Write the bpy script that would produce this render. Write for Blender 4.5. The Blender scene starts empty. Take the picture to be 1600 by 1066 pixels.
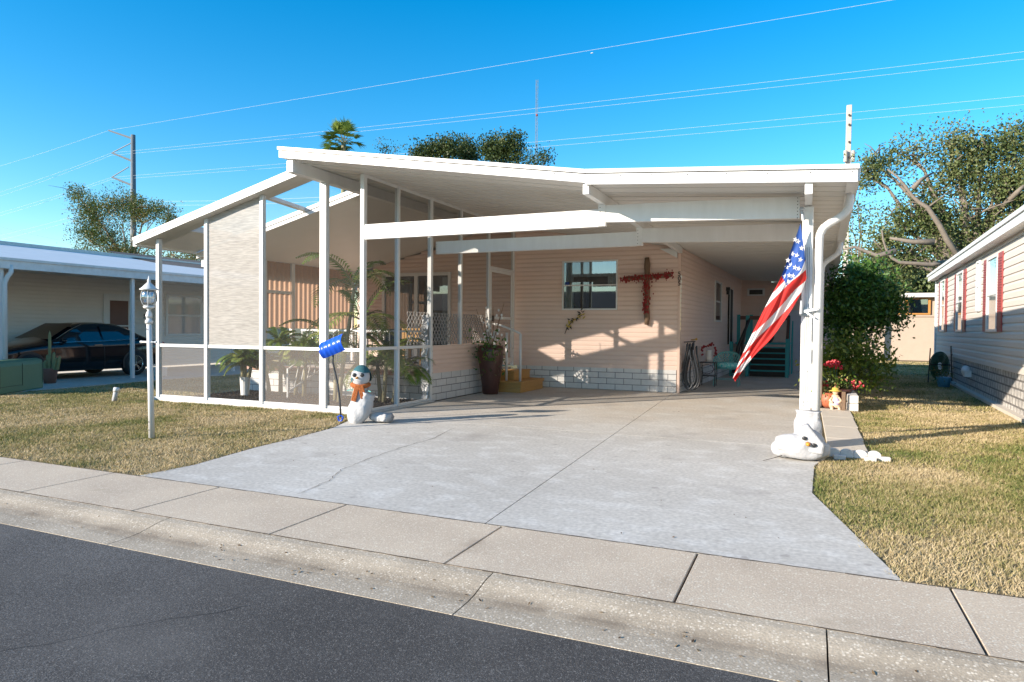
import bpy, math, random
import numpy as np
from mathutils import Vector, Matrix, Euler
R = math.radians
S = bpy.context.scene
# ------------------------------------------------------------------ camera
CZ = 1.4
F = 1050.0; YAW = math.atan(459/1050); PIT = math.atan(20/1050.0); ROLL = 0.0085
fw = Vector((-math.sin(YAW)*math.cos(PIT), math.cos(YAW)*math.cos(PIT), -math.sin(PIT)))
r0 = fw.cross(Vector((0, 0, 1))).normalized(); u0 = r0.cross(fw)
rr = r0*math.cos(ROLL)+u0*math.sin(ROLL); uu = -r0*math.sin(ROLL)+u0*math.cos(ROLL)
cam = bpy.data.cameras.new('camera'); co = bpy.data.objects.new('camera', cam)
S.collection.objects.link(co); S.camera = co
m = Matrix((rr, uu, -fw)).transposed().to_4x4(); m.translation = Vector((0, 0, CZ)); co.matrix_world = m
cam.sensor_width = 36; cam.lens = 36*F/1600; cam.clip_end = 3000; cam.clip_start = 0.05

def at(px, py, Y):            # a point of the place seen at a pixel, at house-depth Y
    d = fw+rr*((px-800)/F)-uu*((py-533)/F); t = Y/d.y
    return Vector((d.x*t, Y, CZ+d.z*t))
def onz(px, py, z):
    d = fw+rr*((px-800)/F)-uu*((py-533)/F); t = (z-CZ)/d.z
    return Vector((d.x*t, d.y*t, z))
# ------------------------------------------------------------------ world, sun, exposure
w = bpy.data.worlds.new('World'); S.world = w; w.use_nodes = True
nt = w.node_tree; nt.nodes.clear()
sky = nt.nodes.new('ShaderNodeTexSky'); sky.sky_type = 'NISHITA'; sky.sun_disc = False
SUNV = Vector((1.95, 2.27, -1.0)).normalized()
EL = math.asin(-SUNV.z)
sky.sun_elevation = EL; sky.sun_rotation = math.atan2(-SUNV.x, -SUNV.y)
sky.air_density = 1.0; sky.dust_density = 0.1; sky.ozone_density = 2.5; sky.altitude = 10
hs = nt.nodes.new('ShaderNodeHueSaturation'); hs.inputs['Saturation'].default_value = 1.46; hs.inputs['Hue'].default_value = 0.495
bg = nt.nodes.new('ShaderNodeBackground'); bg.inputs['Strength'].default_value = 0.138
wo = nt.nodes.new('ShaderNodeOutputWorld')
nt.links.new(sky.outputs[0], hs.inputs['Color']); nt.links.new(hs.outputs[0], bg.inputs[0]); nt.links.new(bg.outputs[0], wo.inputs[0])
sl = bpy.data.lights.new('sun', 'SUN'); sl.energy = 5.0; sl.angle = R(0.5); sl.color = (1.0, 0.88, 0.74)
so = bpy.data.objects.new('sun', sl); S.collection.objects.link(so)
so.rotation_euler = SUNV.to_track_quat('-Z', 'Y').to_euler()
S.view_settings.view_transform = 'Standard'; S.view_settings.look = 'None'
S.view_settings.exposure = 0.98; S.view_settings.gamma = 1
S.render.engine = 'CYCLES'
S.cycles.max_bounces = 8; S.cycles.transparent_max_bounces = 24

# ------------------------------------------------------------------ materials
def mat(name, base, rough=0.6, var=None, scale=6.0, amt=0.5, bump=0.0, bscale=60.0, metal=0.0, spec=0.5, coord='Object', detail=6, stretch=None, coat=0.0, trans=0.0):
    m = bpy.data.materials.new(name); m.use_nodes = True
    n = m.node_tree.nodes; l = m.node_tree.links; b = n['Principled BSDF']
    b.inputs['Roughness'].default_value = rough; b.inputs['Metallic'].default_value = metal
    b.inputs['Specular IOR Level'].default_value = spec
    b.inputs['Coat Weight'].default_value = coat
    b.inputs['Base Color'].default_value = (*base, 1)
    tc = n.new('ShaderNodeTexCoord'); src = tc.outputs[coord]
    if stretch:
        mp = n.new('ShaderNodeMapping'); mp.inputs['Scale'].default_value = stretch
        l.new(src, mp.inputs[0]); src = mp.outputs[0]
    if var:
        t = n.new('ShaderNodeTexNoise'); t.inputs['Scale'].default_value = scale; t.inputs['Detail'].default_value = detail
        t.inputs['Roughness'].default_value = 0.65
        l.new(src, t.inputs['Vector'])
        mr = n.new('ShaderNodeMapRange'); mr.inputs[1].default_value = 0.5-amt*0.5; mr.inputs[2].default_value = 0.5+amt*0.5
        l.new(t.outputs['Fac'], mr.inputs[0])
        mx = n.new('ShaderNodeMixRGB'); mx.inputs[1].default_value = (*base, 1); mx.inputs[2].default_value = (*var, 1)
        l.new(mr.outputs[0], mx.inputs[0]); l.new(mx.outputs[0], b.inputs['Base Color'])
    if bump:
        t2 = n.new('ShaderNodeTexNoise'); t2.inputs['Scale'].default_value = bscale; t2.inputs['Detail'].default_value = 4
        l.new(src, t2.inputs['Vector'])
        bp = n.new('ShaderNodeBump'); bp.inputs['Strength'].default_value = bump; bp.inputs['Distance'].default_value = 0.01
        l.new(t2.outputs['Fac'], bp.inputs['Height']); l.new(bp.outputs[0], b.inputs['Normal'])
    return m
def N(m, t, **k):
    x = m.node_tree.nodes.new(t)
    for a, v in k.items(): setattr(x, a, v)
    return x
def brickmat(name, c1, c2, mortar, bw, bh, axis, ms=0.012, offset=0.5, bump=0.4, rough=0.7, noise=0.15):
    m = bpy.data.materials.new(name); m.use_nodes = True
    l = m.node_tree.links; b = m.node_tree.nodes['Principled BSDF']; b.inputs['Roughness'].default_value = rough
    tc = N(m, 'ShaderNodeTexCoord'); sx = N(m, 'ShaderNodeSeparateXYZ'); cx = N(m, 'ShaderNodeCombineXYZ')
    l.new(tc.outputs['Object'], sx.inputs[0]); l.new(sx.outputs[axis], cx.inputs[0]); l.new(sx.outputs[2], cx.inputs[1])
    br = N(m, 'ShaderNodeTexBrick'); br.inputs['Scale'].default_value = 1
    br.inputs['Brick Width'].default_value = bw; br.inputs['Row Height'].default_value = bh; br.inputs['Mortar Size'].default_value = ms
    br.inputs['Mortar Smooth'].default_value = 0.2
    br.offset = offset
    br.inputs['Color1'].default_value = (*c1, 1); br.inputs['Color2'].default_value = (*c2, 1); br.inputs['Mortar'].default_value = (*mortar, 1)
    l.new(cx.outputs[0], br.inputs['Vector'])
    t = N(m, 'ShaderNodeTexNoise'); t.inputs['Scale'].default_value = 14; t.inputs['Detail'].default_value = 8; l.new(tc.outputs['Object'], t.inputs['Vector'])
    mm = N(m, 'ShaderNodeMixRGB', blend_type='MULTIPLY'); mm.inputs[0].default_value = 1
    mr = N(m, 'ShaderNodeMapRange'); mr.inputs[3].default_value = 1-noise; mr.inputs[4].default_value = 1+noise*0.5
    l.new(t.outputs['Fac'], mr.inputs[0]); l.new(br.outputs['Color'], mm.inputs[1]); l.new(mr.outputs[0], mm.inputs[2])
    l.new(mm.outputs[0], b.inputs['Base Color'])
    bp = N(m, 'ShaderNodeBump'); bp.inputs['Strength'].default_value = bump; bp.inputs['Distance'].default_value = 0.02; bp.invert = True
    l.new(br.outputs['Fac'], bp.inputs['Height']); l.new(bp.outputs[0], b.inputs['Normal'])
    return m
def leafmat(name, cols, rough=0.55, trans=0.35):
    m = bpy.data.materials.new(name); m.use_nodes = True; l = m.node_tree.links
    b = m.node_tree.nodes['Principled BSDF']; b.inputs['Roughness'].default_value = rough; b.inputs['Specular IOR Level'].default_value = 0.35
    a = N(m, 'ShaderNodeAttribute', attribute_name='rnd')
    cr = N(m, 'ShaderNodeValToRGB'); e = cr.color_ramp.elements
    for i, c in enumerate(cols):
        p = i/(len(cols)-1)
        if i == 0: x = e[0]; x.position = 0
        elif i == len(cols)-1: x = e[len(e)-1]; x.position = 1
        else: x = e.new(p)
        x.color = (*c, 1)
    l.new(a.outputs['Fac'], cr.inputs[0]); l.new(cr.outputs[0], b.inputs['Base Color'])
    t = N(m, 'ShaderNodeBsdfTranslucent'); l.new(cr.outputs[0], t.inputs[0])
    mx = N(m, 'ShaderNodeMixShader'); mx.inputs[0].default_value = trans
    l.new(b.outputs[0], mx.inputs[1]); l.new(t.outputs[0], mx.inputs[2])
    l.new(mx.outputs[0], m.node_tree.nodes['Material Output'].inputs[0])
    return m
def screenmat(name, col, opacity, weave=0.0, wscale=300, trans=0.0):
    m = bpy.data.materials.new(name); m.use_nodes = True; l = m.node_tree.links; n = m.node_tree.nodes
    b = n['Principled BSDF']; b.inputs['Base Color'].default_value = (*col, 1); b.inputs['Roughness'].default_value = 0.7
    tp = N(m, 'ShaderNodeBsdfTransparent'); mx = N(m, 'ShaderNodeMixShader'); mx.inputs[0].default_value = opacity
    sh = b.outputs[0]
    if trans:
        tr = N(m, 'ShaderNodeBsdfTranslucent'); tr.inputs[0].default_value = (*col, 1)
        m2 = N(m, 'ShaderNodeMixShader'); m2.inputs[0].default_value = trans; l.new(sh, m2.inputs[1]); l.new(tr.outputs[0], m2.inputs[2]); sh = m2.outputs[0]
    l.new(tp.outputs[0], mx.inputs[1]); l.new(sh, mx.inputs[2]); l.new(mx.outputs[0], n['Material Output'].inputs[0])
    if weave:
        tc = N(m, 'ShaderNodeTexCoord'); mp = N(m, 'ShaderNodeMapping'); mp.inputs['Scale'].default_value = (6, 6, 110)
        t = N(m, 'ShaderNodeTexNoise'); t.inputs['Scale'].default_value = 1.0; t.inputs['Detail'].default_value = 6
        l.new(tc.outputs['Object'], mp.inputs[0]); l.new(mp.outputs[0], t.inputs['Vector'])
        mr = N(m, 'ShaderNodeMapRange'); mr.inputs[1].default_value = 0.35; mr.inputs[2].default_value = 0.65
        mr.inputs[3].default_value = 1-weave; mr.inputs[4].default_value = 1
        cm = N(m, 'ShaderNodeMixRGB', blend_type='MULTIPLY'); cm.inputs[0].default_value = 1; cm.inputs[1].default_value = (*col, 1)
        l.new(t.outputs['Fac'], mr.inputs[0]); l.new(mr.outputs[0], cm.inputs[2]); l.new(cm.outputs[0], b.inputs['Base Color'])
        if trans: l.new(cm.outputs[0], tr.inputs[0])
    return m
def glassmat(name, tint, refl=0.35, opaque=0.0, rough=0.02):
    m = bpy.data.materials.new(name); m.use_nodes = True; l = m.node_tree.links; n = m.node_tree.nodes
    n.remove(n['Principled BSDF'])
    tp = N(m, 'ShaderNodeBsdfTransparent'); tp.inputs[0].default_value = (*tint, 1)
    g = N(m, 'ShaderNodeBsdfGlossy'); g.inputs['Roughness'].default_value = rough; g.inputs[0].default_value = (0.9, 0.95, 1, 1)
    lw = N(m, 'ShaderNodeLayerWeight'); lw.inputs[0].default_value = 0.35
    mr = N(m, 'ShaderNodeMapRange'); mr.inputs[3].default_value = refl; mr.inputs[4].default_value = 1
    mx = N(m, 'ShaderNodeMixShader'); l.new(lw.outputs['Fresnel'], mr.inputs[0]); l.new(mr.outputs[0], mx.inputs[0])
    l.new(tp.outputs[0], mx.inputs[1]); l.new(g.outputs[0], mx.inputs[2]); l.new(mx.outputs[0], n['Material Output'].inputs[0])
    return m

M = {}
M['white'] = mat('white_paint', (0.71, 0.71, 0.70), 0.4, (0.60, 0.595, 0.575), 5, 0.7, stretch=(1.5, 1.5, .35))
M['white_dirty'] = mat('white_paint_weathered', (0.74, 0.74, 0.73), 0.45, (0.58, 0.57, 0.54), 5, 0.5)
M['soffit'] = mat('soffit_aluminium', (0.66, 0.64, 0.60), 0.45, (0.60, 0.575, 0.53), 1.5, 0.7)
M['pink'] = mat('pink_siding', (0.72, 0.55, 0.465), 0.6, (0.67, 0.505, 0.42), 2.2, 0.7)
M['pinktrim'] = mat('pink_trim', (0.68, 0.50, 0.41), 0.6, (0.64, 0.46, 0.37), 5, 0.6)
M['nbgrey'] = mat('pale_grey_siding', (0.74, 0.70, 0.64), 0.6, (0.68, 0.64, 0.59), 2, 0.6)
M['nbright'] = mat('cream_siding', (0.63, 0.575, 0.51), 0.6, (0.58, 0.53, 0.47), 2, 0.6)
M['brickX'] = brickmat('white_block_skirt', (0.64, 0.63, 0.61), (0.58, 0.58, 0.57), (0.17, 0.17, 0.18), 0.40, 0.135, 0, 0.0075)
M['brickY'] = brickmat('white_block_skirt_side', (0.64, 0.63, 0.61), (0.58, 0.58, 0.57), (0.17, 0.17, 0.18), 0.40, 0.135, 1, 0.0075)
M['rock'] = brickmat('rockface_block', (0.60, 0.575, 0.54), (0.48, 0.46, 0.43), (0.19, 0.18, 0.17), 0.24, 0.15, 1, 0.018, noise=0.8, bump=0.9)
M['paver'] = brickmat('terracotta_pavers', (0.42, 0.20, 0.14), (0.52, 0.29, 0.21), (0.30, 0.26, 0.24), 0.12, 0.3, 0, 0.01)
M['shutter'] = mat('red_shutter', (0.32, 0.06, 0.055), 0.5, (0.27, 0.05, 0.05), 8, 0.5)
M['black'] = mat('black_plastic', (0.02, 0.02, 0.022), 0.4, (0.03, 0.03, 0.03), 20, 0.5)
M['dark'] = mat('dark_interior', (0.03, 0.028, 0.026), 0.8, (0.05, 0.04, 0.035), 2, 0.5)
M['glass'] = glassmat('window_glass', (0.62, 0.70, 0.72), 0.16)
M['glass_dark'] = glassmat('dark_window_glass', (0.25, 0.32, 0.34), 0.22)
M['lampglass'] = glassmat('lamp_glass', (0.9, 0.92, 0.92), 0.25, rough=0.1)
M['curtain'] = mat('white_curtain', (0.6, 0.6, 0.58), 0.8, (0.45, 0.46, 0.46), 30, 0.5, stretch=(1, 1, 0.02))
M['urn'] = mat('brown_glazed_clay', (0.085, 0.032, 0.024), 0.28, (0.045, 0.018, 0.015), 5, 0.6, bump=0.2, bscale=20)
M['terra'] = mat('terracotta', (0.45, 0.13, 0.06), 0.5, (0.38, 0.11, 0.06), 8, 0.5)
M['wood'] = mat('yellow_lumber', (0.50, 0.29, 0.09), 0.6, (0.36, 0.19, 0.055), 4, 0.6, stretch=(1, 8, 12))
M['oldwood'] = mat('weathered_branch', (0.22, 0.14, 0.085), 0.8, (0.11, 0.07, 0.045), 12, 0.6, bump=0.6, bscale=30, stretch=(6, 6, 1))
M['bark'] = mat('grey_bark', (0.24, 0.20, 0.16), 0.9, (0.12, 0.10, 0.08), 6, 0.6, bump=0.6, bscale=12)
M['palmbark'] = mat('palm_stem', (0.30, 0.27, 0.16), 0.8, (0.18, 0.17, 0.08), 10, 0.6, bump=0.5, bscale=30, stretch=(1, 1, 6))
M['teal'] = mat('teal_paint', (0.03, 0.36, 0.38), 0.5, (0.025, 0.28, 0.31), 8, 0.6)
M['teal_metal'] = mat('pale_teal_metal', (0.18, 0.48, 0.46), 0.4, (0.13, 0.38, 0.36), 12, 0.6)
M['cushion'] = mat('teal_cushion', (0.03, 0.50, 0.52), 0.9, (0.40, 0.68, 0.68), 22, 0.2)
M['green_box'] = mat('green_enamel', (0.085, 0.16, 0.085), 0.55, (0.10, 0.18, 0.10), 6, 0.6)
M['green_hose'] = mat('green_hose', (0.02, 0.09, 0.045), 0.4, (0.015, 0.06, 0.035), 10, 0.5)
M['hose'] = mat('grey_hose', (0.055, 0.06, 0.07), 0.3, (0.03, 0.033, 0.04), 10, 0.5)
M['brass'] = mat('brass', (0.6, 0.38, 0.10), 0.35, (0.5, 0.30, 0.08), 10, 0.5, metal=1)
M['steel'] = mat('galvanised_steel', (0.42, 0.44, 0.46), 0.45, (0.33, 0.35, 0.37), 12, 0.5, metal=0.6)
M['pole_grey'] = mat('weathered_pole', (0.15, 0.18, 0.20), 0.6, (0.11, 0.13, 0.15), 2, 0.5)
M['pole_conc'] = mat('concrete_pole', (0.50, 0.45, 0.39), 0.7, (0.40, 0.36, 0.32), 3, 0.5)
M['wire'] = mat('aluminium_wire', (0.55, 0.60, 0.64), 0.5, (0.5, 0.55, 0.58), 1, 0.5)
M['wire_dark'] = mat('dark_wire', (0.20, 0.26, 0.32), 0.5, (0.16, 0.2, 0.25), 1, 0.5)
M['sack'] = mat('white_woven_sack', (0.50, 0.50, 0.50), 0.8, (0.38, 0.38, 0.39), 9, 0.6, bump=1.0, bscale=9)
for n_ in M['sack'].node_tree.nodes:
    if n_.type == 'BUMP': n_.inputs['Distance'].default_value = 0.022
M['orange_knit'] = mat('rust_orange_scarf', (0.48, 0.14, 0.03), 0.9, (0.26, 0.07, 0.02), 45, 0.3, bump=1.0, bscale=70)
M['teal_knit'] = mat('teal_beanie', (0.018, 0.095, 0.12), 0.9, (0.035, 0.13, 0.15), 40, 0.4, bump=0.6, bscale=80)
M['carrot'] = mat('carrot_orange', (0.75, 0.32, 0.03), 0.5, (0.65, 0.26, 0.03), 20, 0.5)
M['blueplastic'] = mat('blue_plastic', (0.012, 0.09, 0.60), 0.28, (0.01, 0.075, 0.5), 5, 0.5)
M['lightblue'] = mat('light_blue_plastic', (0.10, 0.35, 0.60), 0.4, (0.09, 0.3, 0.5), 5, 0.5)
M['redberry'] = mat('red_berries', (0.33, 0.018, 0.015), 0.45, (0.16, 0.012, 0.012), 30, 0.5)
M['yellow_petal'] = mat('yellow_metal_petals', (0.60, 0.42, 0.06), 0.5, (0.35, 0.27, 0.07), 30, 0.5)
M['carpaint'] = mat('black_car_paint', (0.005, 0.006, 0.009), 0.12, (0.006, 0.007, 0.011), 3, 0.5, spec=.35, coat=0.35)
M['carglass'] = mat('tinted_car_glass', (0.008, 0.018, 0.026), 0.05, (0.007, 0.015, 0.022), 2, 0.5, coat=1.0)
M['chrome'] = mat('chrome', (0.75, 0.76, 0.78), 0.15, (0.7, 0.7, 0.72), 5, 0.5, metal=1)
M['rubber'] = mat('tyre_rubber', (0.015, 0.015, 0.015), 0.8, (0.02, 0.02, 0.02), 30, 0.5)
M['taillight'] = mat('red_lens', (0.5, 0.03, 0.03), 0.2, (0.4, 0.02, 0.02), 8, 0.5)
M['conc'] = mat('walk_concrete', (0.60, 0.54, 0.45), 0.85, (0.52, 0.465, 0.39), 5, 0.5, bump=0.3, bscale=120)
M['whiteconc'] = mat('painted_concrete', (0.66, 0.64, 0.60), 0.8, (0.50, 0.47, 0.43), 9, 0.5, bump=0.4, bscale=40)
M['stucco'] = mat('peach_stucco', (0.45, 0.355, 0.28), 0.85, (0.41, 0.32, 0.25), 3, 0.5, bump=0.4, bscale=30)
M['orangetrim'] = mat('ochre_window_frame', (0.48, 0.22, 0.05), 0.6, (0.42, 0.19, 0.045), 8, 0.5)
M['shingle'] = mat('brown_shingles', (0.11, 0.09, 0.08), 0.9, (0.06, 0.055, 0.05), 8, 0.5)
M['roofwhite'] = mat('white_metal_roof', (0.74, 0.74, 0.74), 0.5, (0.64, 0.64, 0.63), 2, 0.6)
M['shade'] = screenmat('tan_shade_cloth', (0.54, 0.505, 0.46), 0.93, 0.35, trans=0.3)
M['screen'] = screenmat('charcoal_insect_screen', (0.085, 0.075, 0.07), 0.46)
M['screen_thin'] = screenmat('fine_insect_screen', (0.25, 0.24, 0.23), 0.06)
M['screen_low'] = screenmat('dusty_insect_screen', (0.27, 0.235, 0.21), 0.36)
M['corr'] = screenmat('translucent_corrugated_panel', (0.64, 0.40, 0.26), 1.0, 0.1, trans=0.6)
M['vinyl'] = mat('lattice_vinyl', (0.62, 0.60, 0.57), 0.5, (0.55, 0.52, 0.5), 8, 0.5)
M['navy'] = mat('flag_blue', (0.018, 0.055, 0.26), 0.7, (0.015, 0.045, 0.2), 6, 0.5)
M['flagred'] = screenmat('flag_red', (0.62, 0.03, 0.025), 1.0, trans=0.35)
M['flagwhite'] = screenmat('flag_white', (0.78, 0.76, 0.75), 1.0, trans=0.35)
M['flagblue'] = screenmat('flag_navy', (0.02, 0.08, 0.33), 1.0, trans=0.2)
M['skin'] = mat('painted_resin_cream', (0.7, 0.52, 0.36), 0.5, (0.6, 0.42, 0.28), 12, 0.5)
M['lilac'] = mat('painted_resin_lilac', (0.45, 0.42, 0.62), 0.5, (0.35, 0.33, 0.5), 12, 0.5)
M['redpetal'] = mat('crimson_petals', (0.55, 0.015, 0.03), 0.5, (0.38, 0.01, 0.025), 20, 0.5)
M['greydoor'] = mat('pale_grey_door', (0.52, 0.53, 0.56), 0.5, (0.48, 0.49, 0.52), 5, 0.5)
M['browndoor'] = mat('brown_door_panel', (0.16, 0.07, 0.05), 0.5, (0.13, 0.06, 0.045), 5, 0.5)

# ground materials -------------------------------------------------
def concrete_driveway():
    m = bpy.data.materials.new('grey_driveway_concrete'); m.use_nodes = True; l = m.node_tree.links
    b = m.node_tree.nodes['Principled BSDF']; b.inputs['Roughness'].default_value = 0.8
    tc = N(m, 'ShaderNodeTexCoord')
    def noise(sc, det, st=None):
        t = N(m, 'ShaderNodeTexNoise'); t.inputs['Scale'].default_value = sc; t.inputs['Detail'].default_value = det
        if st:
            mp = N(m, 'ShaderNodeMapping'); mp.inputs['Scale'].default_value = st; l.new(tc.outputs['Object'], mp.inputs[0]); l.new(mp.outputs[0], t.inputs[0])
        else: l.new(tc.outputs['Object'], t.inputs[0])
        return t.outputs['Fac']
    a = N(m, 'ShaderNodeMixRGB'); a.inputs[1].default_value = (0.57, 0.54, 0.485, 1); a.inputs[2].default_value = (0.48, 0.45, 0.40, 1)
    r = N(m, 'ShaderNodeMapRange'); r.inputs[1].default_value = 0.35; r.inputs[2].default_value = 0.65
    l.new(noise(0.45, 5), r.inputs[0]); l.new(r.outputs[0], a.inputs[0])
    c = N(m, 'ShaderNodeMixRGB'); c.inputs[2].default_value = (0.68, 0.66, 0.615, 1)
    r2 = N(m, 'ShaderNodeMapRange'); r2.inputs[1].default_value = 0.50; r2.inputs[2].default_value = 0.68; r2.inputs[4].default_value = 0.55
    l.new(noise(3.2, 12, (1, 1.35, 1)), r2.inputs[0]); l.new(r2.outputs[0], c.inputs[0]); l.new(a.outputs[0], c.inputs[1])
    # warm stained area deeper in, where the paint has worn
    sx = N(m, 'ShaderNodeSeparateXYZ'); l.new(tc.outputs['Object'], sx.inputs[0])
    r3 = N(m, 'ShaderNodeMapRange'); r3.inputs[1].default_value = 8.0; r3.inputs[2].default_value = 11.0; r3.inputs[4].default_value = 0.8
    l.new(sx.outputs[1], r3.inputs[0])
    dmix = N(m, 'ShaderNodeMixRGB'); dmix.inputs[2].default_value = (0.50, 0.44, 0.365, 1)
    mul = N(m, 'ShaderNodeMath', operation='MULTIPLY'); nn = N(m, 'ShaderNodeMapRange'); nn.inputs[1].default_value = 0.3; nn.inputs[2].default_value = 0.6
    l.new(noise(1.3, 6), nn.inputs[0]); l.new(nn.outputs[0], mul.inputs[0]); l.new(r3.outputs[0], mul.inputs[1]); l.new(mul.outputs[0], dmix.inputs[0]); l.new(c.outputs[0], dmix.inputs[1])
    # fine speckle
    e = N(m, 'ShaderNodeMixRGB', blend_type='MULTIPLY'); e.inputs[0].default_value = 1
    r4 = N(m, 'ShaderNodeMapRange'); r4.inputs[1].default_value = 0.3; r4.inputs[2].default_value = 0.7; r4.inputs[3].default_value = 0.78; r4.inputs[4].default_value = 1.12
    l.new(noise(28, 9), r4.inputs[0]); l.new(dmix.outputs[0], e.inputs[1]); l.new(r4.outputs[0], e.inputs[2])
    l.new(e.outputs[0], b.inputs['Base Color'])
    bp = N(m, 'ShaderNodeBump'); bp.inputs['Strength'].default_value = 0.25; bp.inputs['Distance'].default_value = 0.006
    l.new(noise(70, 4), bp.inputs['Height']); l.new(bp.outputs[0], b.inputs['Normal'])
    return m
def pebble_concrete(name, base, dark, peb, sc, th=0.34, stain=0.0):
    m = bpy.data.materials.new(name); m.use_nodes = True; l = m.node_tree.links
    b = m.node_tree.nodes['Principled BSDF']; b.inputs['Roughness'].default_value = 0.85
    tc = N(m, 'ShaderNodeTexCoord')
    t = N(m, 'ShaderNodeTexNoise'); t.inputs['Scale'].default_value = 1.6; t.inputs['Detail'].default_value = 9; l.new(tc.outputs['Object'], t.inputs[0])
    r = N(m, 'ShaderNodeMapRange'); r.inputs[1].default_value = 0.35; r.inputs[2].default_value = 0.65; l.new(t.outputs['Fac'], r.inputs[0])
    a = N(m, 'ShaderNodeMixRGB'); a.inputs[1].default_value = (*base, 1); a.inputs[2].default_value = (*dark, 1); l.new(r.outputs[0], a.inputs[0])
    v = N(m, 'ShaderNodeTexVoronoi'); v.inputs['Scale'].default_value = sc; l.new(tc.outputs['Object'], v.inputs[0])
    t3 = N(m, 'ShaderNodeTexNoise'); t3.inputs['Scale'].default_value = sc*0.35; t3.inputs['Detail'].default_value = 3; l.new(tc.outputs['Object'], t3.inputs[0])
    ad = N(m, 'ShaderNodeMath', operation='MULTIPLY_ADD'); ad.inputs[1].default_value = 0.9; ad.inputs[2].default_value = -0.45; l.new(t3.outputs['Fac'], ad.inputs[0])
    sm = N(m, 'ShaderNodeMath', operation='ADD'); l.new(v.outputs['Distance'], sm.inputs[0]); l.new(ad.outputs[0], sm.inputs[1])
    r2 = N(m, 'ShaderNodeMapRange'); r2.inputs[1].default_value = th; r2.inputs[2].default_value = th-0.12; l.new(sm.outputs[0], r2.inputs[0])
    wn = N(m, 'ShaderNodeSeparateXYZ'); l.new(v.outputs['Color'], wn.inputs[0])
    ml = N(m, 'ShaderNodeMath', operation='MULTIPLY'); l.new(r2.outputs[0], ml.inputs[0]); l.new(wn.outputs[0], ml.inputs[1])
    c = N(m, 'ShaderNodeMixRGB'); c.inputs[2].default_value = (*peb, 1); l.new(ml.outputs[0], c.inputs[0]); l.new(a.outputs[0], c.inputs[1])
    t4 = N(m, 'ShaderNodeTexNoise'); t4.inputs['Scale'].default_value = 90; t4.inputs['Detail'].default_value = 4; l.new(tc.outputs['Object'], t4.inputs[0])
    r4 = N(m, 'ShaderNodeMapRange'); r4.inputs[1].default_value = 0.3; r4.inputs[2].default_value = 0.7; r4.inputs[3].default_value = 0.8; r4.inputs[4].default_value = 1.12; l.new(t4.outputs['Fac'], r4.inputs[0])
    e = N(m, 'ShaderNodeMixRGB', blend_type='MULTIPLY'); e.inputs[0].default_value = 1; l.new(c.outputs[0], e.inputs[1]); l.new(r4.outputs[0], e.inputs[2])
    l.new(e.outputs[0], b.inputs['Base Color'])
    bp = N(m, 'ShaderNodeBump'); bp.inputs['Strength'].default_value = 0.4; bp.inputs['Distance'].default_value = 0.006
    l.new(t4.outputs['Fac'], bp.inputs['Height']); l.new(bp.outputs[0], b.inputs['Normal'])
    return m
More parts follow.
